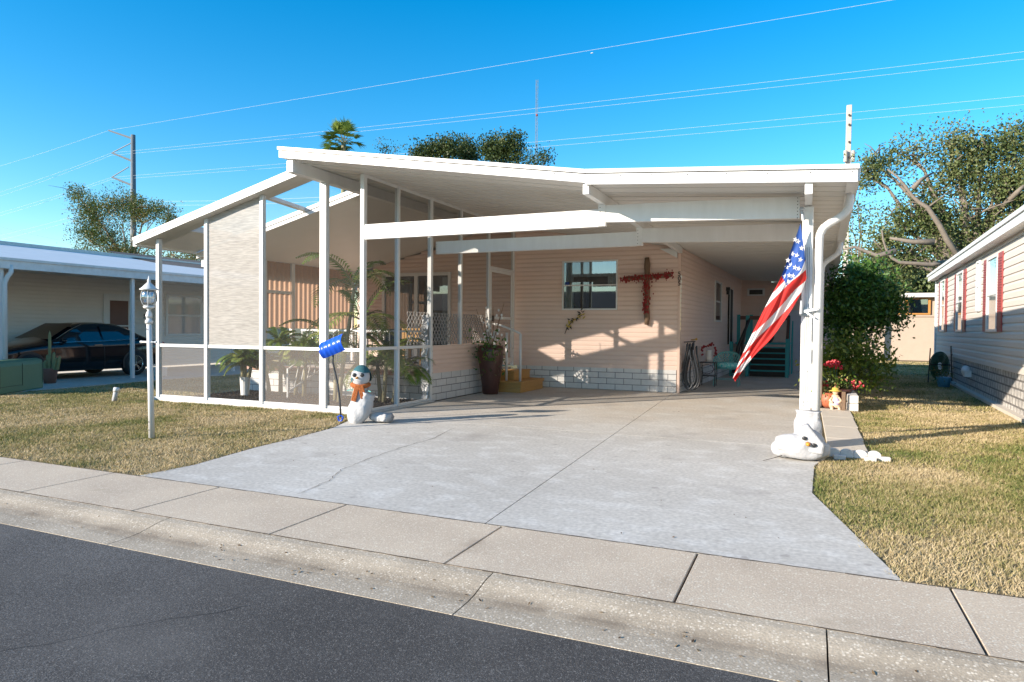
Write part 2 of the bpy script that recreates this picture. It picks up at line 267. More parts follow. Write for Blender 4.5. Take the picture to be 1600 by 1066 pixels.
def asphalt():
    m = pebble_concrete('worn_asphalt', (0.040, 0.036, 0.033), (0.060, 0.055, 0.050), (0.26, 0.245, 0.225), 170, 0.36)
    n = m.node_tree.nodes; l = m.node_tree.links; b = n['Principled BSDF']; b.inputs['Roughness'].default_value = 0.85
    src = b.inputs['Base Color'].links[0].from_socket
    tc = N(m, 'ShaderNodeTexCoord')
    # greyer worn patches
    t = N(m, 'ShaderNodeTexNoise'); t.inputs['Scale'].default_value = 0.55; t.inputs['Detail'].default_value = 5; l.new(tc.outputs['Object'], t.inputs[0])
    r = N(m, 'ShaderNodeMapRange'); r.inputs[1].default_value = 0.42; r.inputs[2].default_value = 0.68; r.inputs[3].default_value = 0.12; r.inputs[4].default_value = 0.8; l.new(t.outputs['Fac'], r.inputs[0])
    t2 = N(m, 'ShaderNodeTexNoise'); t2.inputs['Scale'].default_value = 160; t2.inputs['Detail'].default_value = 3; l.new(tc.outputs['Object'], t2.inputs[0])
    r2 = N(m, 'ShaderNodeMapRange'); r2.inputs[1].default_value = 0.48; r2.inputs[2].default_value = 0.62; l.new(t2.outputs['Fac'], r2.inputs[0])
    ml = N(m, 'ShaderNodeMath', operation='MULTIPLY'); l.new(r.outputs[0], ml.inputs[0]); l.new(r2.outputs[0], ml.inputs[1])
    a = N(m, 'ShaderNodeMixRGB'); a.inputs[2].default_value = (0.20, 0.195, 0.19, 1); l.new(ml.outputs[0], a.inputs[0]); l.new(src, a.inputs[1])
    # cracks
    v = N(m, 'ShaderNodeTexVoronoi', feature='DISTANCE_TO_EDGE'); v.inputs['Scale'].default_value = 0.42
    tn = N(m, 'ShaderNodeTexNoise'); tn.inputs['Scale'].default_value = 3; tn.inputs['Detail'].default_value = 8; l.new(tc.outputs['Object'], tn.inputs[0])
    mxv = N(m, 'ShaderNodeMixRGB'); mxv.inputs[0].default_value = 0.12; l.new(tc.outputs['Object'], mxv.inputs[1]); l.new(tn.outputs['Color'], mxv.inputs[2]); l.new(mxv.outputs[0], v.inputs[0])
    r3 = N(m, 'ShaderNodeMapRange'); r3.inputs[1].default_value = 0.0; r3.inputs[2].default_value = 0.0035; r3.inputs[3].default_value = 1; r3.inputs[4].default_value = 0; l.new(v.outputs['Distance'], r3.inputs[0])
    tm = N(m, 'ShaderNodeTexNoise'); tm.inputs['Scale'].default_value = 0.9; l.new(tc.outputs['Object'], tm.inputs[0])
    rm = N(m, 'ShaderNodeMapRange'); rm.inputs[1].default_value = 0.48; rm.inputs[2].default_value = 0.58; l.new(tm.outputs['Fac'], rm.inputs[0])
    m3 = N(m, 'ShaderNodeMath', operation='MULTIPLY'); l.new(r3.outputs[0], m3.inputs[0]); l.new(rm.outputs[0], m3.inputs[1])
    c = N(m, 'ShaderNodeMixRGB'); c.inputs[2].default_value = (0.012, 0.012, 0.012, 1); l.new(m3.outputs[0], c.inputs[0]); l.new(a.outputs[0], c.inputs[1])
    l.new(c.outputs[0], b.inputs['Base Color'])
    return m
M['drive'] = concrete_driveway()
M['walk'] = pebble_concrete('aggregate_sidewalk', (0.60, 0.49, 0.365), (0.52, 0.42, 0.315), (0.74, 0.67, 0.54), 70, 0.40)
def dirt(m, axis, lo, hi, col, sc, fac=.7):
    l = m.node_tree.links; b = m.node_tree.nodes['Principled BSDF']; src = b.inputs['Base Color'].links[0].from_socket
    tc = N(m,'ShaderNodeTexCoord'); t = N(m,'ShaderNodeTexNoise'); t.inputs['Scale'].default_value = sc; t.inputs['Detail'].default_value = 9; l.new(tc.outputs['Object'], t.inputs[0])
    r = N(m,'ShaderNodeMapRange'); r.inputs[1].default_value = lo; r.inputs[2].default_value = hi; r.inputs[4].default_value = fac; l.new(t.outputs['Fac'], r.inputs[0]); f = r.outputs[0]
    if axis is not None:
        sx = N(m,'ShaderNodeSeparateXYZ'); l.new(tc.outputs['Object'], sx.inputs[0]); a = N(m,'ShaderNodeMath', operation='SUBTRACT'); a.inputs[1].default_value = axis[0]; l.new(sx.outputs[1], a.inputs[0]); c = N(m,'ShaderNodeMath', operation='ABSOLUTE'); l.new(a.outputs[0], c.inputs[0])
        r2 = N(m,'ShaderNodeMapRange'); r2.inputs[1].default_value = axis[1]; r2.inputs[2].default_value = 0; l.new(c.outputs[0], r2.inputs[0]); q = N(m,'ShaderNodeMath', operation='MULTIPLY'); l.new(f, q.inputs[0]); l.new(r2.outputs[0], q.inputs[1]); f = q.outputs[0]
    mx = N(m,'ShaderNodeMixRGB'); mx.inputs[2].default_value = (*col,1); l.new(f, mx.inputs[0]); l.new(src, mx.inputs[1]); l.new(mx.outputs[0], b.inputs['Base Color'])
M['curb'] = pebble_concrete('aggregate_curb', (0.44, 0.37, 0.28), (0.34, 0.285, 0.215), (0.66, 0.59, 0.48), 62, 0.40)
M['asphalt'] = asphalt()
dirt(M['curb'], (3.20,.11), .25, .6, (.17,.13,.09), 4, .75)
dirt(M['drive'], None, .60, .72, (.30,.27,.24), 1.1, .55)
dirt(M['drive'], None, .66, .70, (.24,.21,.19), 7, .5)
dirt(M['walk'], None, .60, .75, (.30,.23,.16), 2.2, .5)
dirt(M['asphalt'], None, .55, .75, (.14,.13,.12), .8, .45)
M['soil'] = mat('dry_lawn_soil', (0.26, 0.19, 0.10), 0.95, (0.17, 0.15, 0.065), 3.5, 0.5, bump=0.7, bscale=40)
M['lawn_far'] = mat('far_lawn', (0.20, 0.16, 0.075), 0.95, (0.12, 0.13, 0.05), 0.6, 0.5, bump=0.7, bscale=20)
M['mulch'] = mat('dark_mulch', (0.05, 0.04, 0.033), 0.95, (0.022, 0.018, 0.016), 25, 0.4, bump=1.0, bscale=50)
M['jointdark'] = mat('dark_joint', (0.03, 0.027, 0.024), 0.95, (0.05, 0.04, 0.035), 10, 0.5)  # dark base colour of slab joints, beds and driveway crack
M['grass'] = leafmat('grass_blades', [(0.11, 0.15, 0.035), (0.25, 0.245, 0.08), (0.43, 0.34, 0.17), (0.57, 0.46, 0.28)], 0.7, 0.25)
M['oak'] = leafmat('oak_leaves', [(0.05, 0.08, 0.028), (0.10, 0.14, 0.045), (0.17, 0.20, 0.075), (0.25, 0.235, 0.11)], 0.5, 0.3)
M['redleaf'] = leafmat('autumn_leaves', [(0.04, 0.07, 0.02), (0.075, 0.115, 0.03), (0.10, 0.14, 0.035), (0.15, 0.14, 0.04), (0.34, 0.15, 0.04)], 0.5, 0.3)
M['ficus'] = leafmat('glossy_dark_leaves', [(0.018, 0.055, 0.012), (0.045, 0.11, 0.022), (0.09, 0.18, 0.03), (0.17, 0.26, 0.045)], 0.35, 0.25)
M['croton'] = leafmat('yellow_green_leaves', [(0.06, 0.11, 0.02), (0.14, 0.2, 0.03), (0.26, 0.27, 0.05)], 0.4, 0.35)
M['mid'] = leafmat('mid_green_leaves', [(0.03, 0.055, 0.016), (0.055, 0.085, 0.025), (0.10, 0.125, 0.035)], 0.5, 0.3)
M['palm'] = leafmat('palm_fronds', [(0.07, 0.14, 0.03), (0.15, 0.23, 0.045), (0.34, 0.35, 0.09)], 0.45, 0.35)
M['flowerleaf'] = leafmat('flower_bed_leaves', [(0.04, 0.10, 0.02), (0.10, 0.18, 0.03), (0.35, 0.33, 0.12), (0.4, 0.03, 0.04)], 0.5, 0.3)
M['litter'] = leafmat('dry_leaf_litter', [(0.05, 0.03, 0.018), (0.14, 0.085, 0.04), (0.25, 0.17, 0.08)], 0.8, 0.0)
M['mulchchip'] = leafmat('mulch_chips', [(0.012, 0.01, 0.009), (0.04, 0.03, 0.024), (0.09, 0.07, 0.055)], 0.9, 0.0)

# ------------------------------------------------------------------ mesh builder
class MB:
    def __init__(s): s.v = []; s.f = []; s.m = []
    def add(s, vs, fs, mi=0):
        o = len(s.v); s.v += [tuple(p) for p in vs]; s.f += [tuple(i+o for i in f) for f in fs]; s.m += [mi]*len(fs)
    def box(s, x0, x1, y0, y1, z0, z1, mi=0):
        s.add([(x0,y0,z0),(x1,y0,z0),(x1,y1,z0),(x0,y1,z0),(x0,y0,z1),(x1,y0,z1),(x1,y1,z1),(x0,y1,z1)],
              [(0,3,2,1),(4,5,6,7),(0,1,5,4),(1,2,6,5),(2,3,7,6),(3,0,4,7)], mi); return s
    def bar(s, a, b, w, h, mi=0, up=(0,0,1)):
        a = Vector(a); b = Vector(b); d = (b-a).normalized(); up = Vector(up)
        if abs(d.dot(up)) > 0.99: up = Vector((0,1,0))
        x = d.cross(up).normalized()*w/2; y = x.cross(d).normalized()*h/2
        vs = [a-x-y, a+x-y, a+x+y, a-x+y, b-x-y, b+x-y, b+x+y, b-x+y]
        s.add(vs, [(0,1,2,3),(7,6,5,4),(0,4,5,1),(1,5,6,2),(2,6,7,3),(3,7,4,0)], mi); return s
    def prism(s, pts, vec, mi=0):        # planar polygon extruded along vec
        n = len(pts); vec = Vector(vec); vs = [Vector(p) for p in pts]+[Vector(p)+vec for p in pts]
        s.add(vs, [tuple(range(n-1,-1,-1)), tuple(range(n,2*n))]+[(i,(i+1)%n,(i+1)%n+n,i+n) for i in range(n)], mi); return s
    def quad(s, a, b, c, d, mi=0): s.add([a,b,c,d], [(0,1,2,3)], mi); return s
    def tube(s, pts, r, n=8, mi=0, r1=None, rx=None):
        pts = [Vector(p) for p in pts]; k = len(pts); vs = []
        prev = None
        for i, p in enumerate(pts):
            d = (pts[min(i+1,k-1)]-pts[max(i-1,0)])
            d = d.normalized() if d.length > 1e-9 else Vector((0,0,1))
            if prev is None:
                ref = Vector((0,0,1)) if abs(d.z) < 0.9 else Vector((1,0,0)); x = d.cross(ref).normalized()
            else:
                x = (prev-d*prev.dot(d)).normalized()
            prev = x; y = d.cross(x)
            if callable(r): q = r(i/(k-1))
            else: q = r if r1 is None else r+(r1-r)*i/(k-1)
            for j in range(n):
                a = 2*math.pi*j/n; vs.append(p+(x*math.cos(a)+y*math.sin(a))*q)
        fs = [(i*n+j, i*n+(j+1)%n, (i+1)*n+(j+1)%n, (i+1)*n+j) for i in range(k-1) for j in range(n)]
        fs += [tuple(range(n-1,-1,-1)), tuple(range((k-1)*n, k*n))]
        s.add(vs, fs, mi); return s
    def lathe(s, prof, c, n=24, mi=0, sx=1, sy=1):   # prof: (r, z)
        c = Vector(c); vs = []
        for (r, z) in prof:
            for j in range(n):
                a = 2*math.pi*j/n; vs.append(c+Vector((r*math.cos(a)*sx, r*math.sin(a)*sy, z)))
        k = len(prof)
        fs = [(i*n+j, i*n+(j+1)%n, (i+1)*n+(j+1)%n, (i+1)*n+j) for i in range(k-1) for j in range(n)]
        fs += [tuple(range(n-1,-1,-1)), tuple(range((k-1)*n, k*n))]
        s.add(vs, fs, mi); return s
    def ball(s, c, r, n=12, k=8, mi=0, rot=None, dent=0, seed=0):
        c = Vector(c); rr_ = Vector(r) if hasattr(r, '__len__') else Vector((r,r,r)); vs = []
        rg = random.Random(seed)
        for i in range(k+1):
            t = math.pi*i/k
            for j in range(n):
                a = 2*math.pi*j/n
                q = Vector((rr_.x*math.sin(t)*math.cos(a), rr_.y*math.sin(t)*math.sin(a), -rr_.z*math.cos(t)))
                if dent: q *= 1+rg.uniform(-dent, dent)
                if rot is not None: q = rot @ q
                vs.append(c+q)
        s.add(vs, [(i*n+j, i*n+(j+1)%n, (i+1)*n+(j+1)%n, (i+1)*n+j) for i in range(k) for j in range(n)], mi); return s
    def build(s, name, mats, parent=None, smooth=False, bevel=0, sub=0):
        off = Vector(parent['_o']) if parent is not None and '_o' in parent else Vector((0,0,0))
        me = bpy.data.meshes.new(name)
        me.from_pydata([tuple(Vector(p)-off) for p in s.v], [], s.f)
        if not isinstance(mats, (list, tuple)): mats = [mats]
        for x in mats: me.materials.append(M[x] if isinstance(x, str) else x)
        me.polygons.foreach_set('material_index', s.m)
        if smooth: me.polygons.foreach_set('use_smooth', [True]*len(s.f))
        me.update()
        o = bpy.data.objects.new(name, me); S.collection.objects.link(o)
        if parent is not None: o.parent = parent; o['_o'] = tuple(off)
        if bevel:
            b = o.modifiers.new('bevel', 'BEVEL'); b.width = bevel; b.segments = 2; b.limit_method = 'ANGLE'
        if sub:
            b = o.modifiers.new('sub', 'SUBSURF'); b.levels = sub; b.render_levels = sub
        return o
def thing(name, label, cat, loc=(0,0,0), group=None):
    o = bpy.data.objects.new(name, None); S.collection.objects.link(o); o.location = loc; o['_o'] = tuple(loc)
    o['label'] = label; o['category'] = cat; o.empty_display_size = 0.2
    if group: o['group'] = group
    return o
def tag(o, label, cat, group=None):
    o['label'] = label; o['category'] = cat
    if group: o['group'] = group
    return o
def struct(o): o['kind'] = 'structure'; return o
def dup(root, delta, label=None):
    r = root.copy(); S.collection.objects.link(r); r.location = Vector(root.location)+Vector(delta)
    if label: r['label'] = label
    for ch in list(root.children):
        c = ch.copy(); S.collection.objects.link(c); c.parent = r
        for g in list(ch.children):
            d = g.copy(); S.collection.objects.link(d); d.parent = c
    return r
def npmesh(name, V, Fc, mt, rnd=None, parent=None, k=3):
    """fast mesh: V (n,3), Fc (m,k)"""
    off = np.array(parent['_o']) if parent is not None and '_o' in parent else np.zeros(3)
    me = bpy.data.meshes.new(name); nv = len(V); nf = len(Fc)
    me.vertices.add(nv); me.vertices.foreach_set('co', (V-off).astype(np.float32).ravel())
    me.loops.add(nf*k); me.loops.foreach_set('vertex_index', Fc.astype(np.int32).ravel())
    me.polygons.add(nf); me.polygons.foreach_set('loop_start', np.arange(0, nf*k, k, dtype=np.int32))
    if rnd is not None:
        a = me.attributes.new('rnd', 'FLOAT', 'FACE'); a.data.foreach_set('value', rnd.astype(np.float32))
    me.materials.append(M[mt]); me.update(calc_edges=True); me.validate()
    o = bpy.data.objects.new(name, me); S.collection.objects.link(o)
    if parent is not None: o.parent = parent; o['_o'] = tuple(off)
    return o
def leaves(name, clusters, n, size, mt, seed, parent=None, aspect=0.5, shell=0.5, droop=0.0, cl_n=28, spread=2.0):
    """clusters: (x,y,z,rx,ry,rz,weight); leaf shaped quads spread through ellipsoids in twiggy clumps"""
    rg = np.random.default_rng(seed); C = np.array(clusters, float)
    wgt = C[:,6]/C[:,6].sum(); ncl = max(8, n//cl_n)
    idx = rg.choice(len(C), ncl, p=wgt)
    d = rg.normal(size=(ncl,3)); d /= np.linalg.norm(d, axis=1)[:,None]
    rad = rg.uniform(0,1,ncl)**shell*rg.uniform(0.8,1.03,ncl)
    cc = C[idx,:3]+d*rad[:,None]*C[idx,3:6]
    clr = rg.uniform(0,1,ncl); csz = rg.uniform(0.6,1.5,ncl)
    k = rg.integers(0, ncl, n)
    P = cc[k]+np.clip(rg.normal(size=(n,3)),-1.5,1.5)*(size*spread*csz[k])[:,None]
    a = rg.normal(size=(n,3)); a[:,2] -= droop; a /= np.linalg.norm(a,axis=1)[:,None]
    b = np.cross(a, rg.normal(size=(n,3))); b /= np.linalg.norm(b,axis=1)[:,None]
    s = size*rg.uniform(0.6,1.3,n)
    A = a*s[:,None]*0.5; B = b*(s*aspect*0.5)[:,None]
    V = np.stack([P-A, P-B, P+A, P+B], 1).reshape(-1,3)
    Fc = np.arange(4*n).reshape(n,4)
    r = np.clip(clr[k]*0.65+rg.uniform(0,0.35,n), 0, 1)
    return npmesh(name, V, Fc, mt, r, parent, 4)
def limbs(mb, base, targets, r0_, seed, wob=0.15):
    rg = random.Random(seed); base = Vector(base)
    for t in targets:
        t = Vector(t); k = 7; pts = []
        for i in range(k+1):
            f = i/k; p = base.lerp(t, f); L = (t-base).length
            if 0 < i: p += Vector((rg.uniform(-1,1), rg.uniform(-1,1), rg.uniform(-1,1)))*wob*L*0.18*(0.3+f)
            pts.append(p)
        mb.tube(pts, r0_, 6, r1=r0_*0.15)
        for q in range(3):
            j = rg.randint(3, k); p = pts[j]; e = p+Vector((rg.uniform(-1,1), rg.uniform(-1,1), rg.uniform(-0.2,1)))*(t-base).length*0.25
            mb.tube([p, (p+e)/2+Vector((0,0,0.05*(e-p).length)), e], r0_*0.35, 5, r1=r0_*0.08)

def siding(mb, P0, P1, z0, top, board=0.104, lap=0.012, holes=(), nrm=None, seg=0.5, mi=0):
    """lapped boards from P0 to P1 (xy), outward normal nrm; top: number or function of distance"""
    a = Vector((*P0,0)); b = Vector((*P1,0)); L = (b-a).length; d = (b-a)/L; n = Vector((*nrm,0))
    tf = top if callable(top) else (lambda s_: top)
    zmax = max(tf(L*i/20) for i in range(21)); z = z0
    while z < zmax:
        z1 = z+board
        cuts = {0.0, L}
        if callable(top):
            for i in range(1, int(L/seg)): cuts.add(i*seg)
        for h in holes:
            if h[2] < z1-0.001 and h[3] > z+0.001: cuts.add(max(0,h[0])); cuts.add(min(L,h[1]))
        cs = sorted(cuts)
        for s0, s1 in zip(cs[:-1], cs[1:]):
            if s1-s0 < 1e-4: continue
            mid = (s0+s1)/2
            if any(h[0] < mid < h[1] and h[2] < z1-0.001 and h[3] > z+0.001 for h in holes): continue
            t0 = min(z1, tf(s0)); t1 = min(z1, tf(s1))
            if t0 <= z or t1 <= z: continue
            p0 = a+d*s0; p1 = a+d*s1; o = n*lap
            k0 = z+(t0-z)*.62; k1 = z+(t1-z)*.62; o3 = n*(-lap*.25)
            mb.quad(p0+o+Vector((0,0,z)), p1+o+Vector((0,0,z)), p1+o+Vector((0,0,k1)), p0+o+Vector((0,0,k0)), mi)
            mb.quad(p0+o+Vector((0,0,k0)), p1+o+Vector((0,0,k1)), p1+o3+Vector((0,0,t1)), p0+o3+Vector((0,0,t0)), mi)
            mb.quad(p0+o3+Vector((0,0,z)), p1+o3+Vector((0,0,z)), p1+o+Vector((0,0,z)), p0+o+Vector((0,0,z)), mi)
        z = z1

# ================================================================== GROUND
g = MB()
def poly(mb, pts, z, mi=0): mb.add([(x,y,z) for x,y in pts], [tuple(range(len(pts)))], mi)
poly(g, [(-500,3.44),(500,3.44),(500,900),(-500,900)], -0.03)
poly(g, [(-500,-300),(500,-300),(500,-6.5),(-500,-6.5)], -0.03)
struct(g.build('ground', 'lawn_far'))
g = MB(); poly(g, [(-200,-6.5),(200,-6.5),(200,3.06),(-200,3.06)], -0.059); struct(g.build('road', 'asphalt'))
# curb: sloped gutter profile, split at joints
g = MB(); prof = [(3.466,-0.001),(3.40,-0.005),(3.34,-0.016),(3.28,-0.031),(3.22,-0.044),(3.15,-0.052),(2.985,-0.056),(2.985,-0.2),(3.466,-0.2)]
xs = [-200.0]; j = -1.86-0.0
for q in (-20,-16.8,-13.6,-10.4,-7.30,-4.22,-1.62,0.11,3.2,6.3,200): xs.append(q)
for a, b in zip(xs[:-1], xs[1:]):
    n = len(prof); vs = [(a+0.004,y,z) for y,z in prof]+[(b-0.004,y,z) for y,z in prof]
    g.add(vs, [(i,(i+1)%n,(i+1)%n+n,i+n) for i in range(n)]+[tuple(range(n-1,-1,-1)),tuple(range(n,2*n))])
struct(g.build('kerb', 'curb'))
# sidewalk slabs
g = MB(); x = 0.745; step = 1.345; xs = []
while x > -40: xs.append(x); x -= step
xs = xs[::-1]+[0.745+step*i for i in range(1,20)]
for a, b in zip(xs[:-1], xs[1:]): g.box(a+0.007, b-0.007, 3.472, 4.305, -0.12, 0.0)
struct(g.build('sidewalk', 'walk', bevel=0.003))
g = MB(); poly(g, [(-40,3.44),(30,3.44),(30,4.34),(-40,4.34)], -0.022); struct(g.build('joint_bed', 'jointdark'))
g = MB(); rg = random.Random(77)
for (yj, xa, xb, zz) in ((3.469,-20,12,.0012),(4.311,-16,10,.0012)):
    x = xa
    while x < xb:
        a = rg.uniform(.004,.010); x2 = x+rg.uniform(.04,.16); g.add([(x,yj-a,zz),(x2,yj-rg.uniform(.004,.009),zz),(x2,yj+rg.uniform(.003,.008),zz),(x,yj+a*.8,zz)], [(0,1,2,3)]); x = x2
struct(g.build('joint_dirt', mat('joint_dirt', (.13,.095,.06), .95, (.05,.04,.03), 9, .5)))
# driveway
edgeL = [(-5.67,4.318),(-5.62,4.9),(-5.80,5.9),(-5.86,6.6),(-5.98,7.5),(-6.2,8.1),(-6.42,8.6),(-6.43,8.84),(-6.43,15.12)]
edgeR = [(-2.5,15.12),(-2.1,25.4),(1.2,25.4),(0.45,17),(0.23,13.2),(0.22,8.2),(0.10,7.65),(0.07,6.35),(0.52,4.318)]
def inter(Y0, Y1): pass
g = MB()
def xl(Y):
    for (x0,y0),(x1,y1) in zip(edgeL[:-1], edgeL[1:]):
        if y0 <= Y <= y1: return x0+(x1-x0)*(Y-y0)/(y1-y0)
def xr(Y):
    e = edgeR[::-1]
    for (x0,y0),(x1,y1) in zip(e[:-1], e[1:]):
        if y0 <= Y <= y1: return x0+(x1-x0)*(Y-y0)/(y1-y0)
def xc(Y): return -2.09-0.054*(Y-4.37)
for (ya, yb) in ((4.318, 8.75), (8.758, 15.12)):
    Ys = sorted({ya, yb}|{y for _,y in edgeL if ya < y < yb}); Yr = sorted({ya, yb}|{y for _,y in edgeR if ya < y < yb})
    P = [(xl(y),y) for y in Ys]+[(xc(yb)-0.005,yb),(xc(ya)-0.005,ya)]
    g.prism([(x_,y_,-0.1) for x_,y_ in P], (0,0,0.098))
    P = [(xc(ya)+0.005,ya),(xc(ya)+0.005,ya)][:1]+[(xr(y),y) for y in Yr]+[(xc(yb)+0.005,yb)]
    g.prism([(x_,y_,-0.1) for x_,y_ in P], (0,0,0.098))
g.prism([(x_,y_,-0.1) for x_,y_ in [(-2.62,15.128),(xr(15.128),15.128),(0.45,17),(1.2,25.4),(-2.1,25.4)]], (0,0,0.098))
struct(g.build('driveway', 'drive'))
g = MB(); g.add([(x_,y_,-0.012) for x_,y_ in [(-5.6,4.33),(0.45,4.33),(0.0,6.4),(0.0,25),(-2.4,25),(-2.6,15.3),(-6.35,15),(-6.35,8.9)]], [tuple(range(8))]); struct(g.build('driveway_bed', 'jointdark'))
# crack across the left slab
g = MB(); rg = random.Random(5); cr = [(-3.87,4.4),(-3.95,4.9),(-4.15,5.35),(-4.22,5.8),(-4.3,6.6),(-4.3,7.4),(-4.5,8.4)]
pts = []
for (x0,y0),(x1,y1) in zip(cr[:-1], cr[1:]):
    for i in range(8): f = i/8; pts.append((x0+(x1-x0)*f+rg.uniform(-.012,.012), y0+(y1-y0)*f))
for p, q in zip(pts[:-1], pts[1:]):
    wd = rg.uniform(.0015,.004); g.add([(p[0]-wd,p[1],0.0022),(p[0]+wd,p[1],0.0022),(q[0]+wd,q[1],0.0022),(q[0]-wd,q[1],0.0022)], [(0,1,2,3)])
struct(g.build('driveway_crack', 'jointdark'))
# neighbour driveway, side lawns
g = MB(); g.prism([(-21,5,-0.1),(-14.9,5,-0.1),(-14.95,9,-0.1),(-15.25,12.6,-0.1),(-15.0,19,-0.1),(-21,19,-0.1)], (0,0,0.10)); struct(g.build('neighbour_driveway', 'drive'))
g = MB(); poly(g, [(-22,4.31),(-5.60,4.31),(-5.72,6),(-5.9,8.1),(-6.4,8.84),(-11.25,8.84),(-11.25,20),(-14.6,20),(-22,20)], -0.018)
poly(g, [(0.45,4.31),(9,4.31),(9,40),(0.9,40),(0.2,13),(0.2,8.2),(0.06,7.6),(0.03,6.4)], -0.018); struct(g.build('lawn_soil', 'soil'))
g = MB(); poly(g, [(-11.2,8.95),(-6.46,8.95),(-6.46,11.1),(-11.2,11.1)], -0.008); struct(g.build('mulch_bed', 'mulch'))
# grass blades
def inpoly(x, y, P):
    c = np.zeros(len(x), bool); n = len(P)
    for i in range(n):
        x0,y0 = P[i]; x1,y1 = P[(i+1)%n]
        k = ((y0 > y) != (y1 > y)) & (x < (x1-x0)*(y-y0)/(y1-y0+1e-12)+x0); c ^= k
    return c
def vnoise(x, y, s, seed):
    rg = np.random.default_rng(seed); G = rg.uniform(0,1,(64,64)); x = x*s+20; y = y*s+20
    i = np.floor(x).astype(int); j = np.floor(y).astype(int); fx = x-i; fy = y-j; fx = fx*fx*(3-2*fx); fy = fy*fy*(3-2*fy)
    g_ = lambda a,b: G[a%64,b%64]
    return (g_(i,j)*(1-fx)+g_(i+1,j)*fx)*(1-fy)+(g_(i,j+1)*(1-fx)+g_(i+1,j+1)*fx)*fy
def grass(P, regions, seed):
    rg = np.random.default_rng(seed); X = []; Y = []
    for (x0,x1,y0,y1,den) in regions:
        n = int((x1-x0)*(y1-y0)*den); x = rg.uniform(x0,x1,n); y = rg.uniform(y0,y1,n); k = inpoly(x,y,P)
        X.append(x[k]); Y.append(y[k])
    x = np.concatenate(X); y = np.concatenate(Y)
    dn = vnoise(x,y,3.0,3)*0.5+vnoise(x,y,9.0,4)*0.5
    k = rg.uniform(0,1,len(x)) < 0.35+1.1*dn
    x = x[k]; y = y[k]; dn = dn[k]; n = len(x)
    x = x+rg.normal(0,.014,n); y = y+rg.normal(0,.014,n); dist = np.hypot(x,y); h = (0.014+0.024*dn)*rg.uniform(0.5,1.4,n); wd = 0.0018+0.00055*dist
    a = rg.uniform(0,2*np.pi,n); lean = rg.uniform(0.2,1.6,n)*h
    la = rg.uniform(0,2*np.pi,n)
    b0 = np.stack([x-np.cos(a)*wd, y-np.sin(a)*wd, np.full(n,-0.02)],1); b1 = np.stack([x+np.cos(a)*wd, y+np.sin(a)*wd, np.full(n,-0.02)],1)
    t = np.stack([x+np.cos(la)*lean, y+np.sin(la)*lean, h-0.015],1)
    V = np.stack([b0,b1,t],1).reshape(-1,3)
    pn = vnoise(x,y,0.9,11)*0.55+vnoise(x,y,2.7,12)*0.3+vnoise(x,y,8,13)*0.15
    r = np.clip((pn-0.5)*1.5+0.5+rg.normal(0,0.22,n)+GB, 0, 1)
    return V, r
GB = 0.24
PL = [(-22,4.315),(-5.60,4.315),(-5.64,4.9),(-5.83,5.9),(-5.9,6.6),(-6.02,7.5),(-6.25,8.1),(-6.45,8.55),(-6.5,8.82),(-11.25,8.82),(-11.25,16),(-14.7,16),(-15.1,12.6),(-14.85,9),(-14.8,5),(-22,5)]
V1, r1 = grass(PL, [(-10,-5,4.3,9,5200),(-15,-10,4.3,9,3400),(-22,-15,4.3,9,1700),(-15.5,-10,9,16,1300)], 1)
GB = 0.09
PR = [(0.5,4.315),(9,4.315),(9,36),(1.3,36),(0.9,24),(0.72,13.2),(0.72,8.35),(0.26,8.2),(0.12,7.65),(0.09,6.35)]
V2, r2 = grass(PR, [(0,2,4.3,8,8500),(2,5,4.3,8,7000),(0.4,5,8,14,3600),(0.4,6,14,24,900),(0.4,8,24,36,350)], 2)
V = np.concatenate([V1,V2]); r = np.concatenate([r1,r2])
o = npmesh('grass', V, np.arange(len(V)).reshape(-1,3), 'grass', r); o['kind'] = 'stuff'; o['label'] = 'dry tan and green clumpy grass of the front lawns'
# mulch chips
rg = np.random.default_rng(9); n = 16000
x = rg.uniform(-11.1,-6.52,n); y = rg.uniform(8.98,11.05,n); P = np.stack([x,y,rg.uniform(0,0.02,n)],1)
a = rg.normal(size=(n,3)); a[:,2] *= .4; a /= np.linalg.norm(a,axis=1)[:,None]; b = np.cross(a, rg.normal(size=(n,3))); b /= np.linalg.norm(b,axis=1)[:,None]
A = a*rg.uniform(.01,.028,n)[:,None]; B = b*rg.uniform(.004,.011,n)[:,None]
o = npmesh('mulch', np.stack([P-A,P-B,P+A,P+B],1).reshape(-1,3), np.arange(4*n).reshape(n,4), 'mulchchip', rg.uniform(0,1,n)**2, None, 4); o['kind'] = 'stuff'; o['label'] = 'dark wood mulch in the bed inside the screens'

rg = np.random.default_rng(19); n = 190
x = np.concatenate([rg.uniform(-8,2.5,110), rg.uniform(-6,0,50), rg.uniform(.3,2.6,30)]); y = np.concatenate([3.2+rg.normal(0,.10,110), rg.uniform(4.4,12,50), rg.uniform(4.5,9,30)])
z = np.concatenate([np.interp(y[:110],[2.985,3.15,3.28,3.466],[-.056,-.052,-.031,0])+.004, np.full(50,.004), np.full(30,.018)])
P = np.stack([x,y,z],1); a = rg.uniform(0,6.28,n); A = np.stack([np.cos(a),np.sin(a),rg.normal(0,.15,n)],1)*rg.uniform(.008,.018,n)[:,None]; B = np.stack([-np.sin(a),np.cos(a),rg.normal(0,.2,n)],1)*rg.uniform(.004,.008,n)[:,None]
o = npmesh('leaf_litter', np.stack([P-A,P-B,P+A,P+B],1).reshape(-1,3), np.arange(4*n).reshape(n,4), 'litter', rg.uniform(0,1,n), None, 4); o['kind'] = 'stuff'; o['label'] = 'small dry leaves and grit scattered along the gutter and driveway'
